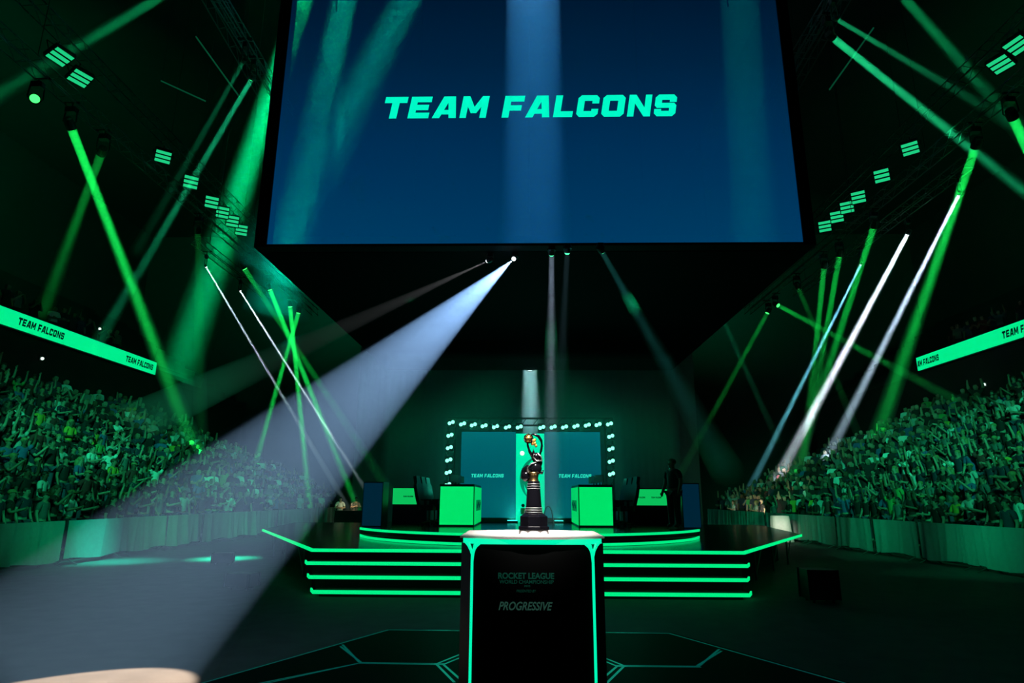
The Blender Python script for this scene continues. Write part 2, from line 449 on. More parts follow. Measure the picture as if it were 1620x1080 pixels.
for k, (z, y, xa, xb) in enumerate(((0.54, 12.707, -4.2, 4.2), (0.33, 12.353, -4.02, 4.06), (0.12, 12.0, -3.82, 3.96))):
    lab = ['black stage step just under the stage edge, green light strip along its nose', 'black stage step in the middle of the three, green light strip along its nose', 'lowest black stage step on the floor, green light strip along its nose'][k]
    t = thing('stage_step', lab, 'step', (0, y, 0), group='steps up to the main stage')
    MB().box((xa, 0, z - 0.06), (xb, 0.353 + (0.1 if k else 0.1), z)).obj('tread', TREAD, t)
    MB().box((xa + 0.08, 0.1, 0.0), (xb - 0.08, 0.35, z - 0.06)).obj('riser', FABRIC_BLACK, t)
    strip(t, [(xa - 0.12, 0.3), (xa, 0.0), (xb, 0.0), (xb + 0.12, 0.3)], z - 0.03)

# round riser in two tiers on the deck
def arc(cx, cy, R, hw, n=40):
    a = math.asin(hw / R)
    return [(cx + R * math.sin(-a + 2 * a * i / n), cy - R * math.cos(-a + 2 * a * i / n)) for i in range(n + 1)]
rs_t = thing('round_riser', 'low two-tier riser with a curved front and green light strips, on the main stage', 'stage riser', (0.08, 18, 0.75))
ro = lambda pts: [(x - 0.08, y - 18) for x, y in pts]
A1 = ro(arc(0.08, 18.4, 4.57, 4.38)); A2 = ro(arc(0.08, 19.3, 4.95, 4.36))
MB().prism(A1 + ro([(4.46, 22.2), (-4.3, 22.2)]), 0.0, 0.06).obj('lower_tier', GLOSS, rs_t)
MB().prism(A2 + ro([(4.44, 22.2), (-4.28, 22.2)]), 0.06, 0.23).obj('upper_tier', GLOSS, rs_t)
strip(rs_t, A1, 0.035, 0.055, 0.03)
strip(rs_t, A2, 0.205, 0.055, 0.03)
RZ = 0.98
#@@DESKS
def team_desk(s, label):
    """desk running back from the audience; the players sit on its outer side. s = -1 left, +1 right"""
    xi, xo = (-1.40, -2.36) if s < 0 else (1.44, 2.38)
    cx = (xi + xo) / 2
    t = thing('team_desk', label, 'desk', (cx, 17.7, RZ))
    hi, ho = abs(xi - cx), abs(xo - cx)
    w = hi
    L = 2.6
    inn = -s
    MB().box((-w, 0, 1.07), (w, L, 1.12), bev=0.02).obj('worktop', BLACK, t)
    mb = MB().box((-w, 0.03, 0.0), (w, 0.10, 1.07)).box((min(inn * (w - .06), inn * w), 0.1, 0), (max(inn * (w - .06), inn * w), L, 1.07))
    mb.box((-w, L - 0.06, 0), (w, L, 1.07))
    mb.obj('carcass', BLACKP, t)
    MB().box((-w + 0.025, 0.0, 0.05), (w - 0.025, 0.03, 1.055)).obj('front_panel', PANEL, t)
    a, b = inn * w, inn * (w + 0.02)
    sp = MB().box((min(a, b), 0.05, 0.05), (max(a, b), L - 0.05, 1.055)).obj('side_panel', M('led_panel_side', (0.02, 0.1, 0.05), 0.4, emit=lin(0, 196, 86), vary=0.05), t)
    mb = MB()          # dark square badge of four bars on the inner side
    xx = inn * (w + 0.022)
    for i in range(4):
        y = 0.5 + i * 0.42
        mb.box((min(xx, xx + inn * .004), y, 0.40), (max(xx, xx + inn * .004), y + 0.26, 0.70))
        mb.box((min(xx, xx + inn * .004), y + 0.26, 0.48 + 0.06 * (i % 2)), (max(xx, xx + inn * .004), y + 0.42, 0.58 + 0.06 * (i % 2)))
    mb.obj('badge', INK, t)
    return t
team_desk(-1, 'green lit team desk on the left of the riser, its bright end facing the floor')
team_desk(1, 'green lit team desk on the right of the riser, its bright end facing the floor')
def monitor(x, y, rz, label):
    t = thing('monitor', label, 'monitor', (x, y, RZ + 1.12), rz, group='monitors on the team desks')
    t.scale = (.8, .8, .62)
    MB().box((-0.12, -0.08, 0), (0.12, 0.1, 0.015), bev=0.02).obj('base', BLACKP, t)
    MB().box((-0.025, 0.02, 0.015), (0.025, 0.05, 0.24)).obj('stem', BLACKP, t)
    MB().box((-0.28, -0.012, 0.12), (0.28, 0.02, 0.45), bev=0.005).obj('casing', BLACKP, t)
    MB().box((-0.27, -0.014, 0.13), (0.27, -0.0125, 0.44)).obj('screen', M('monitor_glass', (0.01, 0.012, 0.014), 0.15, emit=lin(20, 60, 60), strength=0.12), t)
for k in range(3):
    for s, sd in ((-1, 'left'), (1, 'right')):
        monitor(s * (2.02 if s < 0 else 2.06), 18.2 + 0.8 * k, s * rad(-62), '%s black monitor from the audience end of the %s team desk' % (ORD[k], sd))
CHAIRM = M('chair_black_leather', (0.01, 0.01, 0.011), 0.5)
def gaming_chair(x, y, rz, label, z=RZ):
    t = thing('gaming_chair', label, 'chair', (x, y, z), rz, group='black gaming chairs at the team desks')
    mb = MB()
    for k in range(5):
        a = 2 * PI * k / 5 + .3
        mb.tube([(0, 0, 0.11), (0.3 * math.cos(a), 0.3 * math.sin(a), 0.075)], [0.03, 0.018], 6)
    mb.obj('star_base', BLACKP, t)
    for k in range(5):
        a = 2 * PI * k / 5 + .3
        MB().lathe([(0.0001, -.022), (.03, -.022), (.03, .022), (.0001, .022)], 10).xform(Matrix.Translation((0.3 * math.cos(a), 0.3 * math.sin(a), 0.031)) @ Matrix.Rotation(PI / 2, 4, 'X')).obj('caster', BLACKP, t)
    MB().tube([(0, 0, 0.1), (0, 0, 0.42)], 0.03, 8).obj('gas_lift', CHROME, t)
    mb = MB().box((-.26, -.25, .42), (.26, .25, .52), bev=0.07)
    mb.box((-.28, -.2, .5), (-.2, .22, .56), bev=.02).box((.2, -.2, .5), (.28, .22, .56), bev=.02)
    mb.obj('seat', CHAIRM, t)
    o = [(-.2, 0), (.2, 0), (.27, .35), (.25, .6), (.17, .68), (.15, .86), (-.15, .86), (-.17, .68), (-.25, .6), (-.27, .35)]
    mb = MB().prism(o, -0.04, 0.05).xform(Matrix.Translation((0, .24, .5)) @ Matrix.Rotation(rad(78), 4, 'X'))
    mb.obj('backrest', CHAIRM, t)
    for s in (-1, 1):
        MB().box((s * .31 - .035, -.16, .68), (s * .31 + .035, .14, .715)).box((s * .31 - .02, -.02, .48), (s * .31 + .02, .05, .69)).box((min(s * .2, s * .31), -.02, .46), (max(s * .2, s * .31), .05, .49)).obj('armrest', BLACKP, t)
for k in range(3):
    y = 18.0 + 0.9 * k
    gaming_chair(-2.66, y, rad(80), '%s black gaming chair from the front beside the left team desk' % ORD[k])
    gaming_chair(2.70, y, rad(-80), '%s black gaming chair from the front beside the right team desk' % ORD[k])
def coach_counter(x0, x1, label, marks):
    t = thing('coach_counter', label, 'counter', ((x0 + x1) / 2, 19.6, RZ))
    w = (x1 - x0) / 2
    MB().box((-w, 0, 1.02), (w, 0.7, 1.06)).obj('worktop', BLACK, t)
    MB().box((-w, -0.03, 0.56), (w, 0.0, 1.03)).obj('banner_screen', PANELL, t)
    MB().box((-w, 0.0, 0.0), (w, 0.05, 1.02)).box((-w, .05, 0), (-w + .04, .68, 1.02)).box((w - .04, .05, 0), (w, .68, 1.02)).obj('carcass', BLACKP, t)
    for m in marks:
        word('lettering', 'TEAM FALCONS', 0.3, t, (m * w, -0.034, 0.79), INK, rise=0.045, depth=0.004)
coach_counter(-4.02, -2.98, 'low counter with pale green banner screen at the left of the riser', (-0.1,))
coach_counter(3.05, 4.25, 'low counter with pale green banner screen at the right of the riser', (-0.35, 0.45))
def end_panel(x0, x1, label, s):
    t = thing('end_screen', label, 'screen panel', ((x0 + x1) / 2, 17.45, RZ))
    w = (x1 - x0) / 2
    MB().box((-w, 0, 0.02), (w, 0.02, 1.14)).obj('screen', PANELB, t)
    MB().box((-w - 0.02, 0.02, 0), (w + 0.02, 0.75, 1.17)).obj('cabinet', BLACKP, t)
end_panel(-4.38, -3.88, 'dark navy upright screen panel at the far left end of the riser', -1)
end_panel(4.20, 4.64, 'dark navy upright screen panel at the far right end of the riser', 1)

#@@BACKSCREENS
# ------------------------------------------------------------------ screens and lamp frame at the back of the riser
YS = 21.0
def back_screen(x0, x1, label, ty):
    t = thing('stage_screen', label, 'screen', ((x0 + x1) / 2, YS, RZ), group='screens at the back of the riser')
    w = (x1 - x0) / 2
    m = screen_mat('stage_screen_picture', [(0.0, lin(0, 92, 100)), (0.5, lin(0, 84, 98)), (1.0, lin(0, 98, 106))])
    MB().box((-w, 0, 0.14), (w, 0.03, 2.88)).obj('screen', m, t)
    MB().box((-w, 0.03, 0.1), (w, 0.12, 2.9)).obj('housing', BLACK, t)
    MB().box((-w, -0.02, 0.0), (w, 0.3, 0.1)).obj('base', BLACK, t)
    word('lettering', 'TEAM FALCONS', 1.06, t, (ty, -0.02, 1.46), TEXTS, rise=0.115)
back_screen(-2.12, -0.33, 'teal TEAM FALCONS screen at the back of the riser, left of the bright panel', -0.02)
back_screen(0.63, 2.46, 'teal TEAM FALCONS screen at the back of the riser, right of the bright panel', 0.06)
t = thing('centre_screen', 'narrow bright aqua screen panel between the two teal stage screens', 'screen', (0.15, YS - 0.06, RZ))
MB().box((-0.465, 0, 0.0), (0.465, 0.03, 2.82)).obj('screen', screen_mat('centre_picture', [(0, lin(0, 225, 160)), (1, lin(0, 245, 180))]), t)
MB().box((-0.465, 0.03, 0.0), (0.465, 0.13, 2.82)).obj('housing', BLACK, t)
mb = MB()                                   # feather-like crescents
for R0, wd, cx in ((0.62, 0.15, 0.28), (0.44, 0.12, 0.22), (0.29, 0.10, 0.15)):
    vs = []
    n = 18
    for i in range(n + 1):
        a = rad(100) + rad(135) * i / n
        th = wd * math.sin(PI * (i + 0.3) / (n + 0.6))
        for rr in (R0, R0 - th):
            vs.append((cx + rr * math.cos(a), -0.012, 1.35 + rr * 1.15 * math.sin(a)))
    mb.add(vs, [(2 * i, 2 * i + 1, 2 * i + 3, 2 * i + 2) for i in range(n)])
mb.obj('emblem', M('emblem_deep_green', (0.0, 0.05, 0.035), 0.5, emit=lin(0, 120, 84)), t)
MB().lathe([(0.0001, 0), (0.075, 0), (0.0001, 0.004)], 20).xform(Matrix.Translation((-0.26, -0.012, 2.18)) @ Matrix.Rotation(PI / 2, 4, 'X')).obj('lit_dot', M('dot_white', (.1, .1, .1), .5, emit=(.8, 1, .9), strength=1.2), t)
# frame of lamps around the screens
fr = thing('lamp_frame', 'black goalpost truss carrying the aqua lamps around the stage screens', 'truss', (0.15, YS + 0.5, 0.75))
for x in (-2.66, 2.66):
    mb = MB()
    for dx in (-.12, .12):
        for dy in (-.12, .12): mb.tube([(x + dx, dy, 0), (x + dx, dy, 3.62)], 0.02, 5)
    for i in range(9): mb.tube([(x - .12, -.12, .4 * i), (x + .12, -.12, .4 * i + .4)], .01, 4)
    mb.obj('upright', BLACK, fr)
mb = MB()
for dz in (-.12, .12):
    for dy in (-.12, .12): mb.tube([(-2.78, dy, 3.5 + dz), (2.78, dy, 3.5 + dz)], 0.02, 5)
for i in range(14): mb.tube([(-2.7 + .4 * i, -.12, 3.38), (-2.5 + .4 * i, -.12, 3.62)], .01, 4)
mb.obj('beam', BLACK, fr)
def arch_lamp(px, py, label, grp):
    p = at_y(px, py, YS + 0.16)
    t = thing('arch_lamp', label, 'stage lamp', p, 0, grp)
    MB().box((-.13, -.03, -.13), (.13, .14, .13), bev=.02).obj('housing', BLACKP, t)
    for i in (-1, 1):
        for j in (0,):
            MB().lathe([(.0001, 0), (.06, 0), (.053, .02), (.0001, .026)], 14).xform(Matrix.Translation((i * .055, -.032, .02 * i)) @ Matrix.Rotation(PI / 2, 4, 'X')).obj('lens', ARCHL, t)
    MB().box((-.03, .14, -.03), (.03, .24, .03)).obj('clamp', BLACK, t)
    area('arch_light', p + Vector((0, -.08, 0)), p + Vector((0, -2, -.4)), .1, 2.0, (.02, 1, .62), 180)
tops_l = [(714, 668.5), (732, 670.5), (749, 672), (766, 673.5), (784, 675), (803, 675.5), (821.5, 675.5)]
tops_r = [(857, 676), (875, 675.5), (893, 675.5), (911, 674), (929, 672.5), (946, 671.5), (964, 670.5)]
for i, (x, y) in enumerate(tops_l): arch_lamp(x, y, '%s aqua lamp from the left corner along the top of the lamp frame' % ORD[i], 'aqua lamps around the stage screens')
for i, (x, y) in enumerate(tops_r): arch_lamp(x, y, '%s aqua lamp from the right corner along the top of the lamp frame' % ORD[6 - i], 'aqua lamps around the stage screens')
for i, y in enumerate((688.5, 708, 727.5, 747, 766.5)): arch_lamp(712 - i * 0.9, y, '%s aqua lamp from the top down the left post of the lamp frame' % ORD[i], 'aqua lamps around the stage screens')
for i, y in enumerate((690, 710, 729.5, 749.5)): arch_lamp(966 + i * 0.4, y, '%s aqua lamp from the top down the right post of the lamp frame' % ORD[i], 'aqua lamps around the stage screens')
for i, (x, w, pw) in enumerate(((-0.42, .35, 60), (1.05, .3, 18))):
    t = thing('floor_uplight', ['bright aqua floor light glowing at the foot of the left stage screen', 'aqua floor light at the foot of the right stage screen'][i], 'stage lamp', (x, YS - 0.35, RZ))
    MB().box((-w / 2, -.06, 0), (w / 2, .06, .06), bev=.015).obj('housing', BLACKP, t)
    MB().box((-w / 2 + .02, -.05, .06), (w / 2 - .02, .05, .075)).obj('lens', M('uplight_lens', (.1, .2, .2), .3, emit=(.05, 1, .8), strength=3), t)
    area('uplight_lamp', (x, YS - 0.35, RZ + 0.09), (x, YS, RZ + 1.5), w, pw * 0.3, (0.02, 1.0, 0.75), 150)
for x in (-7, -3, 3.2, 7):           # added uplights, hidden behind the stage, brighten the drape
    t = thing('added_drape_uplight', '%s added lamp hidden behind the stage to brighten the dark drape' % {-7: 'outer left', -3: 'inner left', 3.2: 'inner right', 7: 'outer right'}[x], 'stage lamp', (x, 33, 0))
    MB().box((-.3, -.15, 0), (.3, .15, .3), bev=.03).obj('housing', BLACKP, t)
    MB().box((-.27, -.12, .3), (.27, .12, .32)).obj('lens', LENST, t)
    area('added_drape_fill', (x, 33, 0.4), (x * .8, 43, 4.0), 0.8, 42 if abs(x) < 5 else 15, (0.0, 1.0, 0.75), 120)
tag(MB().box((-4.6, 20.2, RZ + .02), (4.9, 21.4, 6.4)).obj('haze', haze_mat(.06)), 'thin haze glowing around the aqua lamps and stage screens', 'haze', None, 'stuff')
# small device on a stand before the aqua panel
t = thing('small_camera', 'small white and black device on thin legs before the bright aqua panel', 'camera', (-0.08, 20.3, RZ))
for k in range(3):
    a = 2 * PI * k / 3 + .5
    MB().tube([(.10 * math.cos(a), .10 * math.sin(a), 0), (0, 0, .27)], .012, 6).obj('leg', BLACKP, t)
MB().lathe([(.0001, .26), (.07, .27), (.085, .36), (.07, .45), (.0001, .46)], 12).obj('body', M('device_white', (.7, .7, .68), .4), t)
MB().ball((0, -.02, .53), .055).tube([(.08, 0, .42), (.15, 0, .36), (.15, 0, .26)], .016, 6).obj('head', BLACKP, t)

#@@PODIUM
# ------------------------------------------------------------------ podium and trophy
PX, PYF, PZ = 0.038, 3.72, 1.50
pod = thing('trophy_podium', 'tall black podium with aqua light lines at its corners and sponsor lettering', 'podium', (PX, PYF, 0))
out = [(-.335, 0), (.335, 0), (.412, .13), (.412, .70), (.335, .83), (-.335, .83), (-.412, .70), (-.412, .13)]
MB().prism(out, 0.0, 1.495).obj('body', M('podium_black', (0.005, 0.0055, 0.0055), 0.4, scale=3, spec=0.12), pod)
# aqua band under the top and corner tubes that flare into it
bandp = [(-.40, .10), (-.30, -.012), (-.15, -.022), (.15, -.022), (.30, -.012), (.40, .10), (.40, .72), (-.40, .72)]
MB().prism(bandp, 1.495, 1.523).obj('light_band', LEDC, pod)
for s in (-1, 1):
    x = s * .338
    MB().tube([(x, -.004, 0.0), (x, -.004, 1.40)], .0075, 8).tube([(x, -.004, 1.40), (x - s * .003, -.005, 1.45), (x - s * .016, -.008, 1.485), (x - s * .04, -.01, 1.502)], [.0075, .010, .013, .010], 8).tube([(x, -.004, 1.40), (x + s * .006, .01, 1.46), (x + s * .022, .035, 1.49), (x + s * .045, .07, 1.505)], [.0075, .010, .013, .010], 8).obj('light_tube', LEDC, pod)
n = 20
plate = [(-.418, .10)] + [(-.418 + .836 * i / n, .10 - .150 * math.sin(PI * i / n) ** 0.75) for i in range(1, n)] + [(.418, .10), (.418, .72)] + [(.418 - .836 * i / n, .72 + .11 * math.sin(PI * i / n)) for i in range(1, n)] + [(-.418, .72)]
MB().prism(plate, 1.523, 1.534).obj('top_plate', M('podium_top_pale', (0.64, 0.60, 0.57), 0.45, scale=60, vary=0.12), pod)
PRINT = M('podium_print_glow', lin(6, 62, 50), 0.6, emit=lin(4, 50, 38), strength=0.8)  # lettering colour carries a faint glow of its own
PRINTG = M('podium_print_grey_glow', lin(60, 84, 76), 0.6, emit=lin(34, 66, 56), strength=0.8)  # grey lettering, faint glow put into its colour too
zt = lambda py: at_y(832, py, PYF).z
xt = lambda px: at_y(px, 930, PYF).x - PX
def ptext(text, x0, x1, y0, y1, mat, shear=0.0, bold=0.0):
    font_word('lettering', text, xt(x1) - xt(x0), zt(y0) - zt(y1), pod, ((xt(x0) + xt(x1)) / 2, -.003, (zt(y0) + zt(y1)) / 2), mat, shear, bold)
ptext('ROCKET LEAGUE', 788, 877, 905.5, 915.5, PRINT, 0, .035)
ptext('WORLD CHAMPIONSHIP', 790, 876, 917, 923, PRINT, 0, .01)
ptext('2025', 829, 839, 925, 928, PRINT)
ptext('PRESENTED BY', 817, 848, 932.5, 936.5, PRINT, 0.2)
ptext('PROGRESSIVE', 789, 874, 951.5, 965, PRINTG, 0.3, .02)

#@@TROPHY
tz, ty = 1.534, 0.33
TBLACK = M('trophy_black_lacquer', (0.002, 0.002, 0.003), 0.12, 0.0, vary=0.05)
TSILVER = M('trophy_silver', (0.75, 0.72, 0.72), 0.36, 1.0, vary=0.04)
TGOLD = M('trophy_gold', (0.85, 0.5, 0.12), 0.38, 1.0, vary=0.1, scale=60)
TBRASS = M('trophy_dark_brass', (0.35, 0.24, 0.1), 0.3, 1.0)
TRX, TRY = at_y(844.5, 838, PYF + ty).x, PYF + ty
trophy = thing('trophy', 'tall black and silver trophy with a golden ball, standing on the podium', 'trophy', (TRX, TRY, tz))
U = 0.00395
MB().lathe([(.0001, 0), (23 * U, 0), (23 * U, 5 * U), (21 * U, 7 * U), (.0001, 7 * U)], 40).obj('plinth', M('plinth_white', (.8, .74, .72), .4), trophy)
MB().lathe([(.0001, 6.5 * U), (25.5 * U, 6.5 * U), (25.5 * U, 11 * U), (23 * U, 12 * U), (23 * U, 26 * U), (14 * U, 32 * U), (.0001, 32 * U)], 8, rot=PI / 8).obj('base', TBLACK, trophy)
for z, r in ((32, 14.5), (35.3, 13.7), (38.6, 13.2)): MB().lathe([(.0001, z * U), (r * U, z * U), ((r + .7) * U, (z + .6) * U), (r * U, (z + 1.2) * U), (.0001, (z + 1.2) * U)], 32).obj('silver_ring', TSILVER, trophy)
MB().lathe([(13.6 * U, 31 * U), (12.5 * U, 41 * U)], 24).obj('ring_core', TBLACK, trophy)
MB().lathe([(12.6 * U, 31 * U), (12.4 * U, 41 * U), (11.2 * U, 58 * U), (10.2 * U, 71 * U), (9.6 * U, 80 * U)], 32).obj('column', TBLACK, trophy, smooth=True)
for z, r in ((68, 10.6), (71.5, 10.5), (75, 10.4)): MB().lathe([(.0001, z * U), (r * U, z * U), ((r + .7) * U, (z + .6) * U), (r * U, (z + 1.2) * U), (.0001, (z + 1.2) * U)], 32).obj('silver_ring', TSILVER, trophy)
MB().lathe([(9.2 * U, 77 * U), (8.2 * U, 80 * U), (7.0 * U, 84 * U), (8.0 * U, 90 * U), (10 * U, 92 * U), (10 * U, 93.5 * U), (.0001, 93.5 * U)], 24).obj('brass_collar', TBRASS, trophy, smooth=True)
# sculpted car-like mass, swept up into a claw that holds the ball
def slab(pts, y0, y1):
    m = MB(); n = len(pts)
    v = [(x * U, y0 * U, z * U) for x, z in pts] + [(x * U * 1.0, y1 * U, z * U) for x, z in pts]
    m.add(v, [tuple(range(n)), tuple(range(n, 2 * n))[::-1]] + [(i, (i + 1) % n, n + (i + 1) % n, n + i) for i in range(n)])
    return m.bm
body = MB()
body.ball((-12 * U, 0, 88 * U), 8 * U, 14, 8, sc=(1, .8, 1.1)).ball((-9 * U, -3 * U, 99 * U), 6 * U, 12, 8)
body.ball((3 * U, 0, 100 * U), 12 * U, 18, 10, sc=(.85, .8, .9)).ball((7 * U, 0, 109 * U), 9 * U, 16, 8, sc=(.8, .7, 1.0))
body.tube([(-19 * U, 0, 84 * U), (-17 * U, -2 * U, 97 * U), (-9 * U, -3 * U, 104 * U)], [2 * U, 3 * U, 2 * U], 8)
body.tube([(2 * U, 0, 94 * U), (14 * U, -1 * U, 93 * U), (15.5 * U, -1 * U, 97 * U)], [3 * U, 2.2 * U, 1.2 * U], 8)
body.obj('sculpture', TBLACK, trophy, smooth=True)
trim = MB()
trim.tube([(-8.5 * U, -9 * U, 93 * U), (-9.5 * U, -8.5 * U, 101 * U), (-4 * U, -9 * U, 107 * U), (4 * U, -9.5 * U, 109 * U)], 0.9 * U, 6)
trim.tube([(1 * U, -7.5 * U, 122 * U), (-1 * U, -7 * U, 117 * U), (5 * U, -8 * U, 111 * U), (13 * U, -7 * U, 112 * U)], 1.2 * U, 6)
trim.tube([(6 * U, -7 * U, 124 * U), (12 * U, -7 * U, 118 * U), (13.5 * U, -6 * U, 110 * U)], 1.1 * U, 6)
trim.obj('silver_trim', TSILVER, trophy, smooth=True)
claw = MB()
claw.ball((4.5 * U, 0, 117 * U), 8 * U, 16, 9, sc=(1, .8, 1))
claw.tube([(-1 * U, 0, 118 * U), (-6 * U, 0, 126 * U), (-9 * U, 0, 135 * U), (-10 * U, 0, 142 * U)], [3 * U, 2.2 * U, 1.8 * U, 1.2 * U], 8)
claw.tube([(9 * U, 0, 119 * U), (12 * U, 0, 127 * U), (13.5 * U, 0, 136 * U), (12.5 * U, 0, 144 * U), (8 * U, 0, 151 * U), (1 * U, 0, 154 * U), (-4 * U, 0, 153.5 * U)], [3 * U, 2 * U, 1.8 * U, 2.2 * U, 2.4 * U, 2 * U, 1 * U], 8)
claw.lathe([(3.2 * U, 122 * U), (.0001 * U, 131 * U)], 8)
claw.obj('claw', TBLACK, trophy, smooth=True)
gb = MB()
bmesh.ops.create_icosphere(gb.bm, subdivisions=2, radius=8.2 * U)
for f in list(gb.bm.faces): f.material_index = 0
ins = bmesh.ops.inset_individual(gb.bm, faces=list(gb.bm.faces), thickness=0.8 * U, depth=-0.9 * U)
for f in ins['faces']: f.material_index = 1
gb.xform(Matrix.Translation((-8 * U, -1 * U, 147 * U)))
gb.obj('golden_ball', [TGOLD, TBLACK], trophy)
gm = MB()
for (x, z, r) in ((0, 143, 3.2), (2, 139, 2.8), (4, 135.5, 2.2), (-2, 139, 2.5), (2.5, 145, 2)): gm.ball((x * U, -1 * U, z * U), r * U, 8, 5, sc=(1, .8, 1.2))
gm.obj('golden_flame', TGOLD, trophy)
# black hose-like arch just right of the column, standing on the riser far behind
tag(MB().tube([(0.56 + .30 * (1 - math.cos(a)) * .5, 20.5, RZ + .01 + .5 * math.sin(a)) for a in [PI * i / 14 for i in range(15)]], .02, 6).obj('cable_loop', BLACKP), 'thin black cable loop standing on the riser right of the aqua panel', 'cable')

#@@MAT
# ------------------------------------------------------------------ hexagon-lined floor mat around the podium
mat_t = thing('floor_mat', 'glossy dark blue floor mat with thin glowing hexagon lines around the podium', 'floor mat', (0.04, 6, 0))
om = lambda p: (p[0] - 0.04, p[1] - 6)
mo = [om(p) for p in ((-1.85, 9.2), (1.95, 9.12), (3.75, 5.7), (3.0, 1.0), (-3.0, 1.0), (-3.6, 5.6))]
MB().prism(mo, 0.0, 0.012).obj('surface', M('mat_gloss_navy', (0.004, 0.007, 0.01), 0.5, scale=2, vary=0.3, spec=0.006), mat_t)
mb = MB()
def line(p, q, w=0.014, z=0.0125):
    p, q = Vector(om(p)), Vector(om(q)); d = (q - p).normalized(); nrm = Vector((-d.y, d.x)) * w
    mb.add([(p.x - nrm.x, p.y - nrm.y, z), (q.x - nrm.x, q.y - nrm.y, z), (q.x + nrm.x, q.y + nrm.y, z), (p.x + nrm.x, p.y + nrm.y, z)], [(0, 1, 2, 3)])
line((-1.85, 9.15), (1.9, 9.08)); line((-1.85, 9.15), (-3.58, 5.6)); line((1.9, 9.08), (3.7, 5.7))
for o in (0, 0.09):
    line((-2.22, 8.25 - o), (-1.80 + o * .3, 7.42 - o * .2)); line((-1.80, 7.38 + o * .4), (-0.88, 7.36 + o * .4)); line((-0.88 - o, 7.37), (-0.52 - o, 8.1)); line((-.88 - o * .8, 7.36), (-.6 - o, 6.7))
    line((-1.80, 7.38), (-2.75, 6.3 + o)); line((2.3, 8.2 - o), (1.86 - o * .3, 7.42)); line((1.86, 7.36 + o * .4), (.97, 7.36 + o * .4)); line((.97 + o, 7.37), (.6 + o, 8.1)); line((.97 + o * .8, 7.36), (.68 + o, 6.7))
mb.obj('light_line', M('mat_line', (0.02, 0.06, 0.06), 0.3, emit=lin(0, 66, 62), strength=1.0), mat_t)

#@@BARRIERS
# ------------------------------------------------------------------ crowd barriers with cloth covers
CLOTH = M('barrier_cloth', (0.30, 0.31, 0.31), 0.85, scale=10, vary=0.12)
def cloth(L, seed, loose):
    r = random.Random(seed); n = 48; nz = 5; mb = MB(); vs = []
    folds = [(r.uniform(0, L), r.uniform(.04, .13), r.uniform(.03, .08)) for _ in range(4 + loose * 8)]
    for layer in (0, 1):
        for i in range(n + 1):
            y = L * i / n
            for j in range(nz + 1):
                q = j / nz
                d = 0.01 * math.sin(y * 9 + seed)
                for (fy, fw, fa) in folds:
                    d += fa * math.exp(-((y - fy - (1 - q) * .12 * math.sin(fy * 7)) / fw) ** 2) * (0.35 + (1 - q) * .8)
                sag = 0.035 * math.sin(y / L * PI * 2 + seed) * (1 - q)
                vs.append((0.055 + d + (0.004 if layer else 0), y, 0.14 + sag + (1.12 - 0.14 - sag) * q))
    k = (nz + 1)
    base = k * (n + 1)
    fs = [(i * k + j, (i + 1) * k + j, (i + 1) * k + j + 1, i * k + j + 1) for i in range(n) for j in range(nz)]
    fs += [(base + i * k + j, base + i * k + j + 1, base + (i + 1) * k + j + 1, base + (i + 1) * k + j) for i in range(n) for j in range(nz)]
    mb.add(vs, fs)
    return mb
BL = 2.4
def make_barrier(L, seed, loose, label, loc, rz, grp):
    t = thing('crowd_barrier', label, 'barrier', loc, rz, grp)
    mb = MB().tube([(0, 0.03, 0.12), (0, 0.03, 1.1), (0, L - .03, 1.1), (0, L - .03, .12), (0, 0.03, .12)], 0.02, 6)
    for i in range(1, 16): mb.tube([(0, L * i / 16, .12), (0, L * i / 16, 1.1)], .008, 5)
    mb.obj('frame', ALU, t)
    for y in (0.25, L - .25):
        MB().tube([(-0.3, y, 0.015), (-.05, y, 0.13), (0.0, y, .16), (.05, y, .13), (.3, y, 0.015)], .016, 6).obj('foot', ALU, t)
    cloth(L - .02, seed, loose).obj('cover', CLOTH, t, smooth=True)
    return t
for i in range(11):
    y = 14.4 + BL * i
    make_barrier(BL - .04, i, i % 3 != 1, '%s cloth-covered crowd barrier of the left row, counted from the picture edge' % ORD[i], (-12.0 + 0.05 * math.sin(i * 2.1), y, 0), 0, 'cloth-covered barriers along the left stand')
    make_barrier(BL - .04, i + 40, i % 2, '%s cloth-covered crowd barrier of the right row, counted from the picture edge' % ORD[i], (11.35 + 0.05 * math.sin(i * 1.3), y + BL, 0), PI, 'cloth-covered barriers along the right stand')
# white-clothed table in front of the right barrier
t = thing('draped_table', 'small table under a white cloth against the right barriers', 'table', (10.55, 27.4, 0))
t.scale = (.8, .8, 1)
area('added_table_fill', (3.5, 14.2, 6.9), (10.55, 27.2, .6), .1, 1.7, (1, .92, .8), 5)  # added unseen lamp that brightens the white cloth
mb = MB(); n = 40
top = []
for i in range(n):
    a = 2 * PI * i / n
    c, s_ = math.cos(a), math.sin(a)
    q = (abs(c) ** 4 + abs(s_) ** 4) ** -0.25
    top.append((c * q, s_ * q))
vs = []
for (w, d, z, f) in ((.40, .30, 1.07, 0), (.43, .33, 1.05, .0), (.47, .37, .55, .02), (.55, .42, .03, .04)):
    for i, (c, s_) in enumerate(top):
        ff = 1 + f * math.sin(i * 2 * PI / n * 9)
        vs.append((c * w * ff, s_ * d * ff, z))
mb.add(vs, [(k * n + i, k * n + (i + 1) % n, (k + 1) * n + (i + 1) % n, (k + 1) * n + i) for k in range(3) for i in range(n)] + [tuple(range(n))])
mb.obj('tablecloth', M('white_cloth', (.8, .78, .74), .8), t, smooth=True)
for x in (-.33, .33):
    for y in (-.24, .24): MB().tube([(x, y, 0), (x, y, 1.04)], .015, 6).obj('leg', BLACK, t)
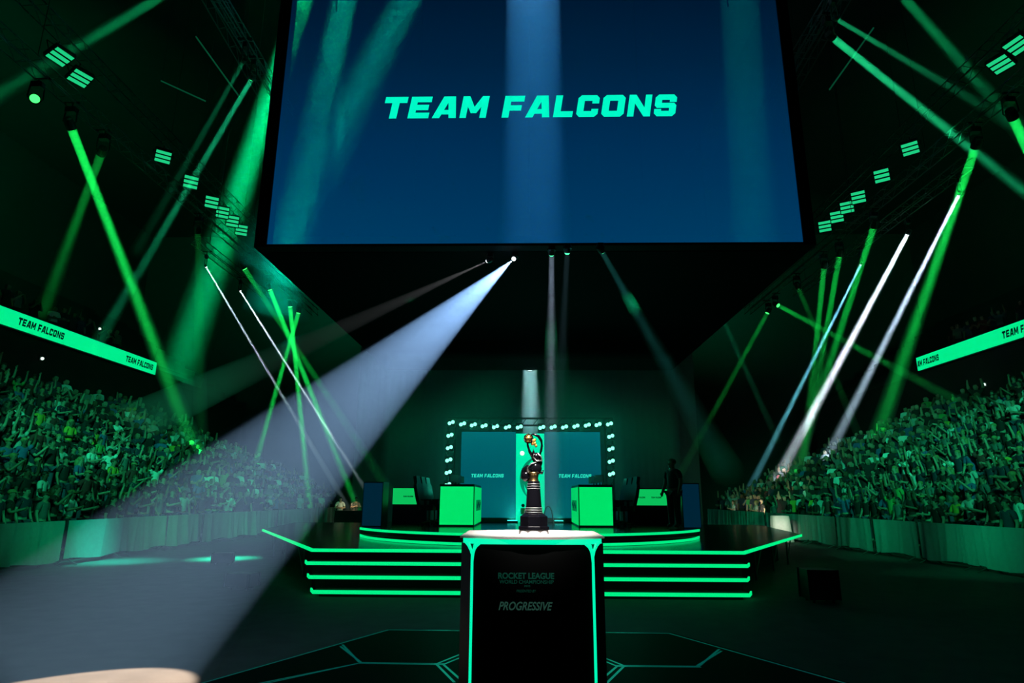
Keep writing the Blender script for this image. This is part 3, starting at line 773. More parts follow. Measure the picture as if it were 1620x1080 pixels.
# equipment on the floor
def floor_case(loc, size, label, rz=0.0, name='equipment_case'):
    t = thing(name, label, 'case', loc, rz)
    w, d, h = size
    MB().box((-w / 2, -d / 2, .06), (w / 2, d / 2, h), bev=.02).obj('shell', BLACKP, t)
    for x in (-1, 1):
        for y in (-1, 1): MB().box((x * w / 2 - .02, y * d / 2 - .02, .06), (x * w / 2 + .02, y * d / 2 + .02, h + .005)).obj('edge_trim', BLACK, t)
    for x in (-1, 1):
        for y in (-1, 1): MB().ball((x * (w / 2 - .08), y * (d / 2 - .08), .03), .03, 8, 6).obj('caster', BLACKP, t)
floor_case((5.15, 11.9, 0), (.5, .42, .55), 'black equipment case standing on the floor right of the stage steps')
for (px, py, lab, rz) in ((352, 893, 'small dark case on the left floor nearest the left barriers', .3), (382, 932, 'small dark case on the left floor nearest the stage steps', -.2)):
    p = at_z(px, py, 0.0)
    floor_case((p.x, p.y, 0), (.5, .35, .3), lab, rz)

#@@RIG
# ------------------------------------------------------------------ rig: trusses, lamps, beams
def truss(p, q, label, w=0.4, cat='truss'):
    p, q = Vector(p), Vector(q); L = (q - p).length
    t = thing('lighting_truss', label, cat, p)
    d = (q - p).normalized(); a = d.cross(Vector((0, 0, 1))).normalized(); b = a.cross(d)
    for i in (-1, 1):
        for j in (-1, 1):
            o = a * (i * w / 2) + b * (j * w / 2)
            MB().tube([o, d * L + o], 0.025, 5).obj('chord', ALU, t)
    mb = MB(); n = int(L / .8)
    for k in range(n):
        s0, s1 = L * k / n, L * (k + 1) / n
        for i in (-1, 1):
            mb.tube([d * s0 + a * (i * w / 2) - b * (w / 2), d * (s0 + s1) / 2 + a * (i * w / 2) + b * (w / 2), d * s1 + a * (i * w / 2) - b * (w / 2)], .011, 4)
        mb.tube([d * s0 - a * (w / 2) - b * (w / 2), d * s0 + a * (w / 2) - b * (w / 2)], .011, 4)
        mb.tube([d * s0 - a * (w / 2) + b * (w / 2), d * s0 + a * (w / 2) + b * (w / 2)], .011, 4)
    mb.obj('lattice', ALU, t)
    for k in (0.12, 0.5, 0.88):
        e = Vector((-math.copysign(w / 2, p.x), 0, 0))
        MB().tube([d * (L * k) + b * (w / 2) + e, d * (L * k) + e + Vector((0, 0, 26 - (p + d * L * k).z))], .012, 4).obj('hanging_chain', BLACK, t)
    return t
for s, nm in ((-1, 'left'), (1, 'right')):
    o = 0 if s < 0 else 0.55
    truss((s * (14.35 + o), 12, 13.95), (s * (14.35 + o), 41, 13.95), 'long silver truss carrying green moving lamps above the %s stand' % nm)
    truss((s * (16.2 + o * .6), 28.5 if s < 0 else 21.6, 13.95), (s * (16.2 + o * .6), 37, 13.95), 'shorter outer truss carrying the thin white lamps above the %s stand' % nm)
    truss((s * (14.55 + o * .9), 12, 15.85), (s * (14.55 + o * .9), 33, 15.85), 'upper truss carrying the square panel lamps above the %s stand' % nm)
    truss((s * 8.95, 12, 15.9), (s * 8.95, 21, 15.9), 'short inner truss beside the %s edge of the hanging screen box' % nm, 0.3)
    truss((s * 10.5, 11, 18.6), (s * 10.5, 22, 17.6), 'sloping high truss near the roof above the %s side of the floor' % nm, 0.5)

def moving_head(src, tgt, ap, lens, label, grp, up=0.46, top=0.75):
    src, tgt = Vector(src), Vector(tgt)
    t = thing('moving_head_lamp', label, 'stage lamp', src, 0, grp)
    d = (tgt - src).normalized()
    q = d.to_track_quat('-Z', 'Y').to_matrix().to_4x4()
    r = max(ap / 2, .05); hl = r * 2.6
    MB().lathe([(r * 1.05, 0.0), (r * 1.18, 0.0), (r * 1.2, hl * .5), (r * .95, hl), (.0001, hl * 1.04)], 16).xform(q).obj('head', BLACKP, t, smooth=False)
    MB().lathe([(.0001, -.05), (r * .6, -.042), (r * .92, -.02), (r * 1.0, .03), (.0001, .03)], 16).xform(q).obj('lens', lens, t)
    c = -d * hl * .55
    hx = Vector((1, 0, 0)) if abs(d.x) < .7 else Vector((0, 1, 0))
    hx = (hx - d * hx.dot(d)); hx.z = 0; hx.normalize()
    mb = MB()
    for s in (-1, 1): mb.tube([c + hx * s * r * 1.2, c + hx * s * r * 1.45 + Vector((0, 0, .05)), Vector((c.x, c.y, up)) + hx * s * r * 1.3], .022, 5)
    mb.obj('yoke', BLACKP, t)
    MB().box((c.x - r * 1.3, c.y - .1, up - .02), (c.x + r * 1.3, c.y + .1, up + min(.16, top - up)), bev=.02).obj('base', BLACKP, t)
    if top > up + .16:
        MB().tube([(c.x, c.y, up + .15), (c.x, c.y, top)], .02, 5).box((-.24, c.y - .03, top - .02), (.24, c.y + .03, top + .02)).obj('clamp', BLACK, t)
    return t
def beam(src, tgt, ap, spread, col, power, dens=0.10, hz=(1, 1, 1), label='', lens=LENSG, grp=None, hlabel='', length=None, spot=False, up=0.46, top=None):
    """a lamp with its housing, the light it throws, and the haze that the light passes through"""
    src, tgt = Vector(src), Vector(tgt)
    d = (tgt - src).normalized(); L = (tgt - src).length if length is None else length
    if grp == 'lamps under the hanging box': up, top = 0.07, 0.14
    elif top is None: top = 25.95 - src.z if (grp in ('lamps near the roof', 'lamps behind the hanging box')) else 0.80
    moving_head(src, tgt, ap, lens, label, grp, up, top)
    if spot:
        l = bpy.data.lights.new('spot_beam', 'SPOT'); l.spot_size = rad(spread); l.spot_blend = 0.18; l.shadow_soft_size = 0.01
        l.energy = power; l.color = col
        o = bpy.data.objects.new('spot_beam', l); COL.objects.link(o); o.location = src + d * 0.06
        o.rotation_mode = 'QUATERNION'; o.rotation_quaternion = d.to_track_quat('-Z', 'Y')
    else:
        area('beam_lamp', src + d * 0.055, tgt, ap, power, col, spread)
    r0 = ap / 2 if not spot else 0.02
    r1 = r0 + L * math.tan(rad(spread / 2)) * (1.0 if not spot else 1.02)
    q = d.to_track_quat('-Z', 'Y').to_matrix().to_4x4()
    q.translation = src
    h = MB().lathe([(r0, -0.058), (r1, -L)], 40).xform(q).obj('haze', haze_mat(dens, hz))
    tag(h, hlabel or ('haze lit by the ' + label), 'haze', None, 'stuff')
    return h
#@@BEAMS
def land(src, tgt, z=0.6):
    """follow a beam past its aim point down to just above the floor"""
    if tgt.z <= z or src.z - tgt.z < .5: return tgt
    return src + (tgt - src) * min((src.z - z) / (src.z - tgt.z), 2.6)
LX, RX = -14.33, 14.95
gl, gr = 'green moving lamps on the left truss', 'green moving lamps on the right truss'
g = (0.01, 1.0, 0.12)
# --- from the front edge of the hanging box
beam((-0.26, 13.36, 6.98), (-4.25, 5.75, 0.0), 0.10, 11.4, (1.0, 0.88, 0.90), 37000, 0.062, (.22, .50, 1.0), 'white lamp under the front edge of the hanging box throwing the widest white beam', LENSW, 'lamps under the hanging box', spot=True)
beam((-0.85, 13.48, 6.98), at_bowl(215, 668), 0.10, 4.6, (0.95, 0.95, 1.0), 1300, 0.06, (1, 1, 1), 'pale lamp under the hanging box, furthest to the left of its row', LENSW, 'lamps under the hanging box', spot=True)
beam((0.58, 13.1, 6.98), (0.75, 19.9, 1.0), 0.12, 5, (0.55, 0.75, 1.0), 3, 0.06, (1, 1, 1), 'dim lamp under the hanging box, just right of its middle, pointing at the stage', LENST, 'lamps under the hanging box')
beam((0.92, 13.0, 6.98), (0.7, 17.0, 1.0), 0.12, 6, (0.4, 0.8, 1.0), 0.3, 0.06, (1, 1, 1), 'faint lamp under the hanging box between the dim lamp and the teal one', LENST, 'lamps under the hanging box')
beam((1.67, 12.95, 6.98), at_y(1150, 745, 24), 0.12, 5, (0.1, 0.9, 0.8), .55, 0.06, (1, 1, 1), 'teal lamp under the hanging box, furthest to the right of its row', LENST, 'lamps under the hanging box')
# --- seen through the mesh of the hanging screen
beam((0.30, 20.0, 22.0), (0.30, 20.0, 7.25), 2.0, 3, (0.04, 0.38, 0.95), 230, 0.13, (1, 1, 1), 'lamp high inside the hanging box pointing straight down', LENSW, 'lamps near the roof')
beam(at_y(505, -75, 20), at_bowl(272, 620), 0.7, 5, (0.0, 1.0, 0.28), 175, 0.05, (1, 1, 1), 'green lamp near the roof left of the hanging box', LENSG, 'lamps near the roof')
beam(at_y(562, -80, 19), at_y(437, 498, 19), 0.8, 5, (0.0, 1.0, 0.6), 110, 0.05, (1, 1, 1), 'teal lamp near the roof over the left side of the hanging box', LENST, 'lamps near the roof')
beam(at_y(705, -120, 18), at_y(420, 430, 18), 0.8, 7, (0.0, 1.0, 0.7), 90, 0.05, (1, 1, 1), 'teal lamp near the roof tilted left across the hanging box', LENST, 'lamps near the roof')
beam(at_y(1165, -80, 14.6), at_y(1196, 432, 14.6), 1.0, 3, (0.0, 1.0, 0.9), 22, 0.05, (1, 1, 1), 'teal lamp near the roof over the right side of the hanging box', LENST, 'lamps near the roof')
# --- behind the box, onto the stage screens
beam((0.20, 27.35, 7.45), (0.2, 20.98, 2.5), 0.6, 5.0, (0.40, 0.95, 1.0), 40, 0.09, (1, 1, 1), 'lamp behind the hanging box throwing a pale beam down to the stage screens', LENSW, 'lamps behind the hanging box')
# --- left side
heads_l = [
 ((55, 156), None, 0, 0, 'green lamp without a beam nearest the camera on the left truss'),
 ((113, 203), at_bowl(308, 712), 2.6, 24, 'bright green lamp on the left truss throwing the strongest left beam'),
 ((160, 243), at_x(66, 500, -24), 2.6, 3, 'green lamp on the left truss whose dim beam leans toward the left balcony'),
 ((313, 367), at_bowl(318, 690), 2.4, 1.0, 'green lamp on the left truss with a faint beam hanging straight down'),
 ((387, 425), at_y(560, 690, 36), 1.6, 7, 'green lamp halfway along the left truss, its beam leaning right'),
 ((427, 458), at_y(520, 690, 37), 1.4, 26, 'green lamp on the left truss, first of the far cluster of three'),
 ((459, 485), at_y(482, 720, 38), 1.4, 24, 'green lamp on the left truss, middle of the far cluster of three'),
 ((472, 495), at_y(405, 730, 39), 1.4, 18, 'green lamp on the left truss, last of the far cluster of three')]
for (p, tg, sp, pw, lab) in heads_l:
    s_ = at_z(p[0], p[1], 13.0)
    if tg is None: moving_head(s_, EYE + Vector((-1.5, 1, 3)), .26, LENSG, lab, gl)
    else: beam(s_, land(s_, tg) if s_.y > 28 else tg, .26, sp, g, pw * (.72 if s_.y > 28 else 1), 0.15 if s_.y > 28 else 0.09, (1, 1, 1), lab, LENSG, gl)
beam(at_z(326, 422, 13), land(at_z(326, 422, 13), at_y(505, 725, 37)), .08, 1.1, (.6, .92, 1), 7, 0.2, (1, 1, 1), 'thin white beam lamp on the outer left truss, nearer one', LENSW, 'thin white lamps')
beam(at_z(380, 460, 13), land(at_z(380, 460, 13), at_y(560, 745, 38)), .08, 1.1, (.65, .92, 1), 12, 0.18, (1, 1, 1), 'thin white beam lamp on the outer left truss, farther one', LENSW, 'thin white lamps')
beam(at_z(398, 125, 15), at_x(150, 550, -21.7), .14, 1.8, (.02, 1, .4), 4.5, 0.09, (1, 1, 1), 'teal lamp on the short inner left truss, lower of two', LENST, 'lamps on the inner trusses')
beam(at_z(385, 98, 15), at_x(215, 400, -21.7), .12, 1.8, (.02, 1, .4), .6, 0.09, (1, 1, 1), 'teal lamp on the short inner left truss, upper faint one', LENST, 'lamps on the inner trusses')
beam(at_z(320, -45, 17.2), at_x(-70, 190, -26), .25, 2.2, (.01, 1, .3), 4, 0.08, (1, 1, 1), 'green lamp above the picture on the left, its beam crossing the top corner', LENSG, 'lamps near the roof')
# --- right side
heads_r = [
 ((1603, 187), at_x(1700, 400, 19), 2.6, 18, 'bright green lamp on the right truss nearest the camera'),
 ((1543, 233), at_bowl(1388, 690), 2.6, 17, 'bright green lamp on the right truss, second from the camera'),
 ((1382, 360), at_y(1285, 660, 34), 1.9, 10, 'green lamp on the right truss right of the thin cyan beam'),
 ((1328, 405), at_y(1290, 620, 34), 1.4, 7, 'green lamp on the right truss, nearer of the two upright beams'),
 ((1304, 423), at_y(1286, 590, 35), 1.4, 7, 'green lamp on the right truss, farther of the two upright beams'),
 ((1263, 455), at_y(1310, 570, 36), 1.4, 1, 'dim green lamp on the right truss between upright and crossing beams'),
 ((1231, 483), at_bowl(1525, 640), 1.5, 6, 'green lamp on the right truss whose beam crosses to the right'),
 ((1214, 495), at_y(1100, 705, 40), 1.3, 3, 'farthest green lamp on the right truss, its beam leaning toward the stage')]
for (p, tg, sp, pw, lab) in heads_r:
    s_ = at_z(p[0], p[1], 13.0)
    far = s_.y > 24
    beam(s_, land(s_, tg) if far else tg, .26, sp, g, pw * (.72 if far else 1), 0.15 if far else 0.09, (1, 1, 1), lab, LENSG, gr)
beam(at_z(1436, 370, 13), at_bowl(1222, 772, .9), .16, 2.6, (.72, .88, 1), 75, 0.11, (1, 1, 1), 'strong white lamp on the outer right truss, its beam reaching the front rows', LENSW, 'thin white lamps')
beam(at_z(1517, 308, 13), at_bowl(1308, 725), .12, 2.2, (.55, .78, 1), 32, 0.11, (1, 1, 1), 'white lamp on the outer right truss nearest the camera', LENSW, 'thin white lamps')
beam(at_z(1362, 418, 13), at_bowl(1185, 775, .9), .08, 1.8, (.2, .9, 1), 16, 0.11, (1, 1, 1), 'thin cyan lamp on the outer right truss, farthest one', LENSW, 'thin white lamps')
beam(at_z(1318, 60, 15), at_x(1720, 382, 24), .2, 1.9, (.02, 1, .36), 10, 0.09, (1, 1, 1), 'teal lamp on the short inner right truss, lower bright one', LENST, 'lamps on the inner trusses')
beam(at_z(1323, 30, 15), at_x(1600, 195, 24), .12, 1.8, (.02, 1, .36), 1.5, 0.09, (1, 1, 1), 'green lamp on the short inner right truss, upper one', LENSG, 'lamps on the inner trusses')
beam(at_z(1385, -55, 17.2), at_x(1640, 235, 25), .25, 2.2, (.01, 1, .3), 3.5, 0.08, (1, 1, 1), 'green lamp above the picture on the right, its beam crossing the top corner', LENSG, 'lamps near the roof')
beam(at_z(1128, 470, 13), at_y(1232, 700, 38), .2, 1.6, (.02, 1, .4), .8, 0.09, (1, 1, 1), 'faint green lamp hidden behind the right end of the hanging box', LENSG, 'lamps behind the hanging box')
# --- square panel lamps
def blinder(px, py, Z, aim, label, grp):
    p = at_z(px, py, Z)
    t = thing('panel_lamp', label, 'stage lamp', p, 0, grp)
    d = (Vector(aim) - p).normalized()
    q = d.to_track_quat('-Z', 'Y').to_matrix().to_4x4()
    MB().box((-.31, -.31, .0), (.31, .31, .14), bev=.03).xform(q).obj('housing', BLACKP, t)
    for k in (-1, 0, 1): MB().box((-.27, k * .19 - .062, -.012), (.27, k * .19 + .062, .0)).xform(q).obj('light_bar', BARS, t)
    mb = MB()
    for s in (-1, 1): mb.tube([(s * .36, 0, .07), (s * .36, .0, .42)], .015, 5)
    mb.tube([(-.36, 0, .42), (.36, 0, .42)], .015, 5)
    mb.xform(q).obj('yoke', BLACK, t)
    c = q @ Vector((0, 0, .42))
    MB().tube([c, (c.x, c.y, .62)], .018, 5).obj('clamp', BLACK, t)
    a = area('panel_light', p + d * .02, aim, .45, .1, (.02, 1, .42), 120)
bl = [(95, 90), (127, 124), (258, 248), (302, 288), (335, 320), (352, 336), (368, 350), (382, 364)]
br = [(1610, 72), (1583, 102), (1440, 235), (1395, 278), (1358, 312), (1340, 328), (1324, 343), (1305, 358)]
for i, p in enumerate(bl): blinder(p[0], p[1], 15.0, (-2, 6, 1) if i > 2 else (-9, 15, 2), '%s square panel lamp with three green bars on the left, counted from the camera' % ORD[i], 'square panel lamps above the left stand')
for i, p in enumerate(br): blinder(p[0], p[1], 15.0, (2, 6, 1) if i > 2 else (9, 15, 2), '%s square panel lamp with three green bars on the right, counted from the camera' % ORD[i], 'square panel lamps above the right stand')
# follow spot on the trophy from above the camera
tag_f = moving_head((0.1, 0.8, 6.5), (TRX, TRY, 1.7), .2, LENSW, 'follow spot above the camera aimed at the trophy', None, .46, 19.5)
area('follow_spot', (0.104, 0.85, 6.42), (TRX, TRY, 1.75), .2, 9, (1.0, .93, .88), 10)

# faint thin light tubes high in the rig
for (a, b, y, lab) in (((310, 58), (378, 152), 22, 'faint thin light tube high in the dark left of the hanging box'), ((255, 128), (325, 160), 22, 'short faint light tube high on the left, below the longer one'),
                       ((1312, 142), (1382, 44), 22, 'faint thin light tube high in the dark right of the hanging box')):
    p, q = at_y(a[0], a[1], y), at_y(b[0], b[1], y)
    t = thing('light_tube', lab, 'light tube', p)
    MB().tube([(0, 0, 0), q - p], .03, 8).obj('tube', M('dim_tube', (.05, .1, .08), .4, emit=lin(4, 62, 40)), t)
    for v in (Vector((0, 0, 0)), q - p): MB().tube([v, (v.x, v.y, 25.97 - p.z)], .008, 4).obj('cable', BLACK, t)
# small bright wall lamps
for (px, py, X, lab) in ((66, 567, -21.75, 'tiny bright white lamp above the left crowd'), (157, 520, -23.4, 'tiny bright white lamp above the left ribbon screen'), (1558, 608, 21.75, 'tiny bright white lamp above the right crowd')):
    p = at_x(px, py, X); t = thing('wall_lamp', lab, 'lamp', p); sx = -1 if X < 0 else 1
    MB().box((min(0, sx * .08), -.12, -.1), (max(0, sx * .08), .12, .1), bev=.02).obj('housing', BLACKP, t)
    MB().ball((-sx * .03, 0, 0), .07, 10, 6).obj('bulb', M('bulb_white', (.5, .5, .5), .3, emit=(.8, 1, .9), strength=1.5), t)
    if abs(X) > 22: MB().tube([(0, 0, -.1), (0, 0, 9.6 - p.z)], .02, 6).obj('stand', BLACK, t)
# empty seats above the far end of the right crowd
SEATM = M('seat_pale_plastic', (.8, .8, .8), .5)
def seat_proto():
    t = thing('stadium_seat', '', 'seat', (0, 0, 0))
    MB().box((-.2, -.2, .40), (.2, .2, .45), bev=.05).obj('seat', SEATM, t)
    MB().box((-.2, .17, .45), (.2, .22, .85)).obj('backrest', SEATM, t)
    MB().box((-.03, -.05, 0), (.03, .15, .40)).obj('bracket', BLACK, t)
    return t
first = None
for k in range(5, 10):
    for j in range(9):
        y = 37.2 + .6 * j
        if k < 10 - (y - 33) * .75 + 1.2: continue
        c = seat_proto() if first is None else copy_tree(first)
        first = first or c
        c.location = (ROW0 + RUN * k - .05, y, FLOOR0 + RISE * k); c.rotation_euler = (0, 0, rad(-90))
        tag(c, '%s pale empty seat from the front in the %s row beyond the right crowd' % (ORD[j], ['front', 'second', 'third', 'fourth', 'fifth', 'sixth', 'seventh', 'eighth', 'ninth', 'tenth'][k]), 'seat', 'empty seats beyond the right crowd')
#@@PEOPLE
# ------------------------------------------------------------------ people
SKIN = [M('skin_light', (.46, .30, .22), .6), M('skin_tan', (.30, .18, .12), .6), M('skin_brown', (.14, .075, .045), .6)]
HAIRM = [M('hair_black', (.012, .010, .009), .6), M('hair_brown', (.07, .04, .02), .6), M('hair_fair', (.34, .22, .09), .6)]
SHIRTS = {'black': M('shirt_black', (.014, .014, .016), .85), 'navy': M('shirt_navy', (.02, .03, .06), .85), 'grey': M('shirt_grey', (.14, .14, .14), .85),
          'red': M('shirt_red', (.22, .03, .03), .85), 'blue': M('shirt_blue', (.05, .12, .30), .85), 'green': M('shirt_green', (.05, .35, .10), .85),
          'white': M('shirt_white', (.78, .78, .76), .85), 'pale grey': M('shirt_pale_grey', (.48, .48, .47), .85), 'yellow': M('shirt_yellow', (.6, .45, .06), .85)}
TROUS = [M('trousers_dark', (.015, .016, .02), .9), M('trousers_denim', (.05, .08, .14), .9)]
EYEM = M('eye_dark', (.02, .015, .012), .3)
LIPM = M('lip', (.30, .13, .11), .5)

def skinned(pts, edges, radii, sub=1):
    """grow a continuous surface over a skeleton of joints"""
    me = bpy.data.meshes.new('skeleton'); me.from_pydata(pts, edges, [])
    o = bpy.data.objects.new('skeleton', me); COL.objects.link(o)
    o.modifiers.new('s', 'SKIN')
    for i, r in enumerate(radii):
        sv = me.skin_vertices[0].data[i]
        sv.radius = r if isinstance(r, tuple) else (r, r); sv.use_root = (i == 0)
    if sub:
        u = o.modifiers.new('u', 'SUBSURF'); u.levels = sub; u.render_levels = sub
    dg = bpy.context.evaluated_depsgraph_get(); dg.update()
    m2 = bpy.data.meshes.new_from_object(o.evaluated_get(dg))
    bpy.data.objects.remove(o); bpy.data.meshes.remove(me)
    return m2
ARMS = {   # elbow and wrist for the right arm (+x); the left arm mirrors unless given
 'down': ([(.25, .02, 1.15), (.26, -.07, .92)], None),
 'both_up': ([(.30, -.03, 1.62), (.27, -.08, 1.90)], None),
 'one_up': ([(.29, -.04, 1.60), (.25, -.10, 1.88)], [(-.25, .02, 1.15), (-.24, -.10, .95)]),
 'phone': ([(.26, -.16, 1.22), (.07, -.32, 1.48)], None),
 'clap': ([(.27, -.08, 1.16), (.05, -.30, 1.24)], None),
 'crossed': ([(.27, -.06, 1.14), (-.06, -.22, 1.17)], [(-.27, -.06, 1.14), (.06, -.20, 1.13)])}
POSE_TEXT = {'down': 'arms down', 'both_up': 'both arms up', 'one_up': 'one arm up', 'phone': 'hands before face', 'clap': 'clapping', 'crossed': 'arms folded'}
def limbs(pose):
    a, b = ARMS[pose]
    if b is None: b = [(-x, y, z) for (x, y, z) in a]
    return [Vector(p) for p in a], [Vector(p) for p in b]
def body_parts(pose, low=False):
    """(body, shirt, trousers) meshes for one pose, facing -Y, feet at the origin"""
    R, L = limbs(pose)
    sub = 0 if low else 1
    P = [(0, 0, .93), (0, .005, 1.10), (0, .01, 1.30), (0, .01, 1.43), (0, 0, 1.50), (0, -.02, 1.575), (0, -.015, 1.66), (0, 0, 1.71)]
    E = [(0, 1), (1, 2), (2, 3), (3, 4), (4, 5), (5, 6), (6, 7)]
    Rd = [(.15, .10), (.13, .095), (.155, .105), (.09, .07), (.052, .055), (.072, .082), (.078, .095), (.045, .06)]
    def ext(prev, pts, rs):
        for p, r in zip(pts, rs):
            P.append(tuple(p)); Rd.append(r); E.append((prev, len(P) - 1)); prev = len(P) - 1
        return prev
    hands = []
    for sgn, arm in ((1, R), (-1, L)):
        hd = (arm[1] - arm[0]).normalized()
        palm = arm[1] + hd * .085
        ext(3, [(sgn * .185, .01, 1.40), arm[0], arm[1], palm], [.062, .046, .033, (.034, .026)])
        hands.append((arm[1], palm, hd, sgn))
        ext(0, [(sgn * .09, 0, .86), (sgn * .105, -.01, .49), (sgn * .11, .02, .09), (sgn * .12, -.12, .04)], [.095, .062, .042, .04])
    body = skinned(P, E, Rd, sub)
    mb = MB(); mb.bm.from_mesh(body)
    bpy.data.meshes.remove(body)
    if not low:
        for wrist, palm, hd, sgn in hands:     # four fingers of unequal length and a thumb from the side of the palm
            side = hd.cross(Vector((0, 1, 0)) if abs(hd.y) < .8 else Vector((0, 0, 1))).normalized() * sgn
            up = hd.cross(side)
            for k, ln in enumerate((.062, .075, .070, .052)):
                b0 = palm - hd * .01 + side * (.027 - .018 * k)
                mb.tube([b0, b0 + hd * ln * .55 + up * .006, b0 + hd * ln + up * .024], [.0095, .0088, .0065], 5)
            t0 = wrist + hd * .035 + side * .028
            mb.tube([t0, t0 + hd * .03 + side * .025, t0 + hd * .062 + side * .032 + up * .01], [.011, .010, .0075], 5)
        mb.add([(-.013, -.098, 1.585), (.013, -.098, 1.585), (0, -.128, 1.592), (0, -.094, 1.64)], [(0, 1, 2), (0, 2, 3), (1, 3, 2)])
        for s in (-1, 1):
            mb.ball((s * .074, .01, 1.61), .024, 6, 5, sc=(.4, .8, 1.2))
            mb.ball((s * .03, -.088, 1.635), .011, 6, 4, mi=1)
        mb.box((-.022, -.104, 1.555), (.022, -.085, 1.563), mi=2)
    body = mb.mesh('person', [SKIN[0], EYEM, LIPM], True)
    # shirt
    P, E, Rd = [(0, 0, .90), (0, .005, 1.10), (0, .01, 1.30), (0, .01, 1.435)], [(0, 1), (1, 2), (2, 3)], [(.170, .118), (.150, .112), (.172, .122), (.082, .078)]
    for sgn, arm in ((1, R), (-1, L)):
        sh = Vector((sgn * .185, .01, 1.40))
        ext(3, [sh, sh.lerp(arm[0], .75)], [.078, .062])
    shirt = skinned(P, E, Rd, sub); shirt.name = 'shirt'
    P, E, Rd = [(0, 0, .95)], [], [(.158, .112)]
    for sgn in (1, -1):
        ext(0, [(sgn * .09, 0, .86), (sgn * .105, -.01, .49), (sgn * .11, .02, .07)], [.107, .074, .058])
    trou = skinned(P, E, Rd, sub); trou.name = 'trousers'
    for me in (shirt, trou): me.polygons.foreach_set('use_smooth', [True] * len(me.polygons))
    return body, shirt, trou
def hair_mesh(kind, low=False):
    mb = MB()
    if kind == 'short':
        mb.ball((0, .012, 1.665), .1, 10 if not low else 6, 8 if not low else 4, sc=(.87, 1.02, .86))
    elif kind == 'long':
        mb.ball((0, .012, 1.665), .1, 10 if not low else 6, 8 if not low else 4, sc=(.90, 1.04, .88))
        mb.tube([(0, .06, 1.66), (0, .085, 1.52), (0, .09, 1.36)], [.085, .085, .05], 8 if not low else 5)
    else:
        mb.ball((0, .005, 1.675), .1, 10 if not low else 6, 8 if not low else 4, sc=(.92, 1.05, .78))
        mb.prism([(-.07, -.06), (.07, -.06), (.06, -.16), (-.06, -.16)], 1.665, 1.68)
    # the face stays free of it
    geom = [v for v in mb.bm.verts if v.co.y < -.052 and v.co.z < 1.66]
    bmesh.ops.delete(mb.bm, geom=geom, context='VERTS')
    return mb.mesh('cap' if kind == 'cap' else 'hair', HAIRM[0], True)
POSES = list(ARMS)
PROTO = {p: body_parts(p) for p in POSES}
HAIRS = {k: hair_mesh(k) for k in ('short', 'long', 'cap')}
HAIR_TEXT = {('short', 0): 'dark-haired', ('short', 1): 'brown-haired', ('short', 2): 'fair-haired', ('long', 0): 'long-haired', ('long', 1): 'long-haired', ('long', 2): 'fair-haired', ('cap', 0): 'capped', ('cap', 1): 'capped', ('cap', 2): 'capped'}
PHONE = None
def kid(name, me, parent, mat):
    o = bpy.data.objects.new(name, me); COL.objects.link(o); o.parent = parent
    o.material_slots[0].link = 'OBJECT'; o.material_slots[0].material = mat
    return o
for p in POSES:
    for me in PROTO[p][1:]:
        if not me.materials: me.materials.append(SHIRTS['grey'])
def person(loc, rz, pose, shirt, hair=('short', 0), skin=0, trousers=0, h=1.0, label='', grp=None):
    b, s, t = PROTO[pose]
    o = bpy.data.objects.new('person', b); COL.objects.link(o)
    o.material_slots[0].link = 'OBJECT'; o.material_slots[0].material = SKIN[skin]
    o.location = loc; o.rotation_euler = (0, 0, rz); o.scale = (h, h, h)
    tag(o, label, 'person', grp)
    kid('shirt', s, o, SHIRTS[shirt]); kid('trousers', t, o, TROUS[trousers])
    kid('cap' if hair[0] == 'cap' else 'hair', HAIRS[hair[0]], o, HAIRM[hair[1]])
    return o
# on the stage
p = at_z(1062, 836, RZ)
person((3.98, 17.55, RZ), rad(-60), 'down', 'black', ('short', 0), 2, 0, 1.04, 'person in black clothes standing at the right end of the riser, seen in silhouette').scale = (1.2, 1.2, 1.04)
# crew on the floor
CREW = [(538, 36.6, -1, 'white', 'crossed', 'person in white shirt behind the black table left of the stage'),
        (563, 36.8, -1, 'grey', 'clap', 'person in grey shirt behind the black table, nearer the stage')]
for (px, y, s, sh, po, lab) in CREW:
    q = at_y(px, 800, y)
    person((q.x, y, 0), rad(20), po, sh, ('short', 0), 0, 0, 1.0, lab)
q0, q1 = at_y(531, 815, 35.9), at_y(575, 815, 35.9)
t = thing('crew_table', 'black-skirted crew table at the far end of the left barriers', 'table', ((q0.x + q1.x) / 2, 36.0, 0))
w = (q1.x - q0.x) / 2
MB().box((-w, -.35, .0), (w, .35, .98), bev=.03).obj('skirt', FABRIC_BLACK, t)
MB().box((-w - .02, -.37, .98), (w + .02, .37, 1.02), bev=.03).obj('table_top', BLACKP, t)
def desk_lamp(x, y, z, label, pw=6, col=(1.0, .8, .5)):
    t = thing('desk_lamp', label, 'lamp', (x, y, z), 0)
    MB().lathe([(.0001, 0), (.06, 0), (.05, .02), (.0001, .025)], 12).obj('base', BLACKP, t)
    MB().tube([(0, 0, .02), (0, .05, .25), (0, -.05, .4)], .01, 6).obj('arm', BLACKP, t)
    MB().lathe([(.03, .42), (.06, .37)], 10, c=(0, -.05, 0)).obj('shade', BLACKP, t)
    area('desk_lamp_light', (x, y - .05, z + .37), (x, y + .3, z + .1), .08, pw, col, 160)
desk_lamp((q0.x + q1.x) / 2, 36.1, 1.02, 'small warm lamp on the black crew table', 14)
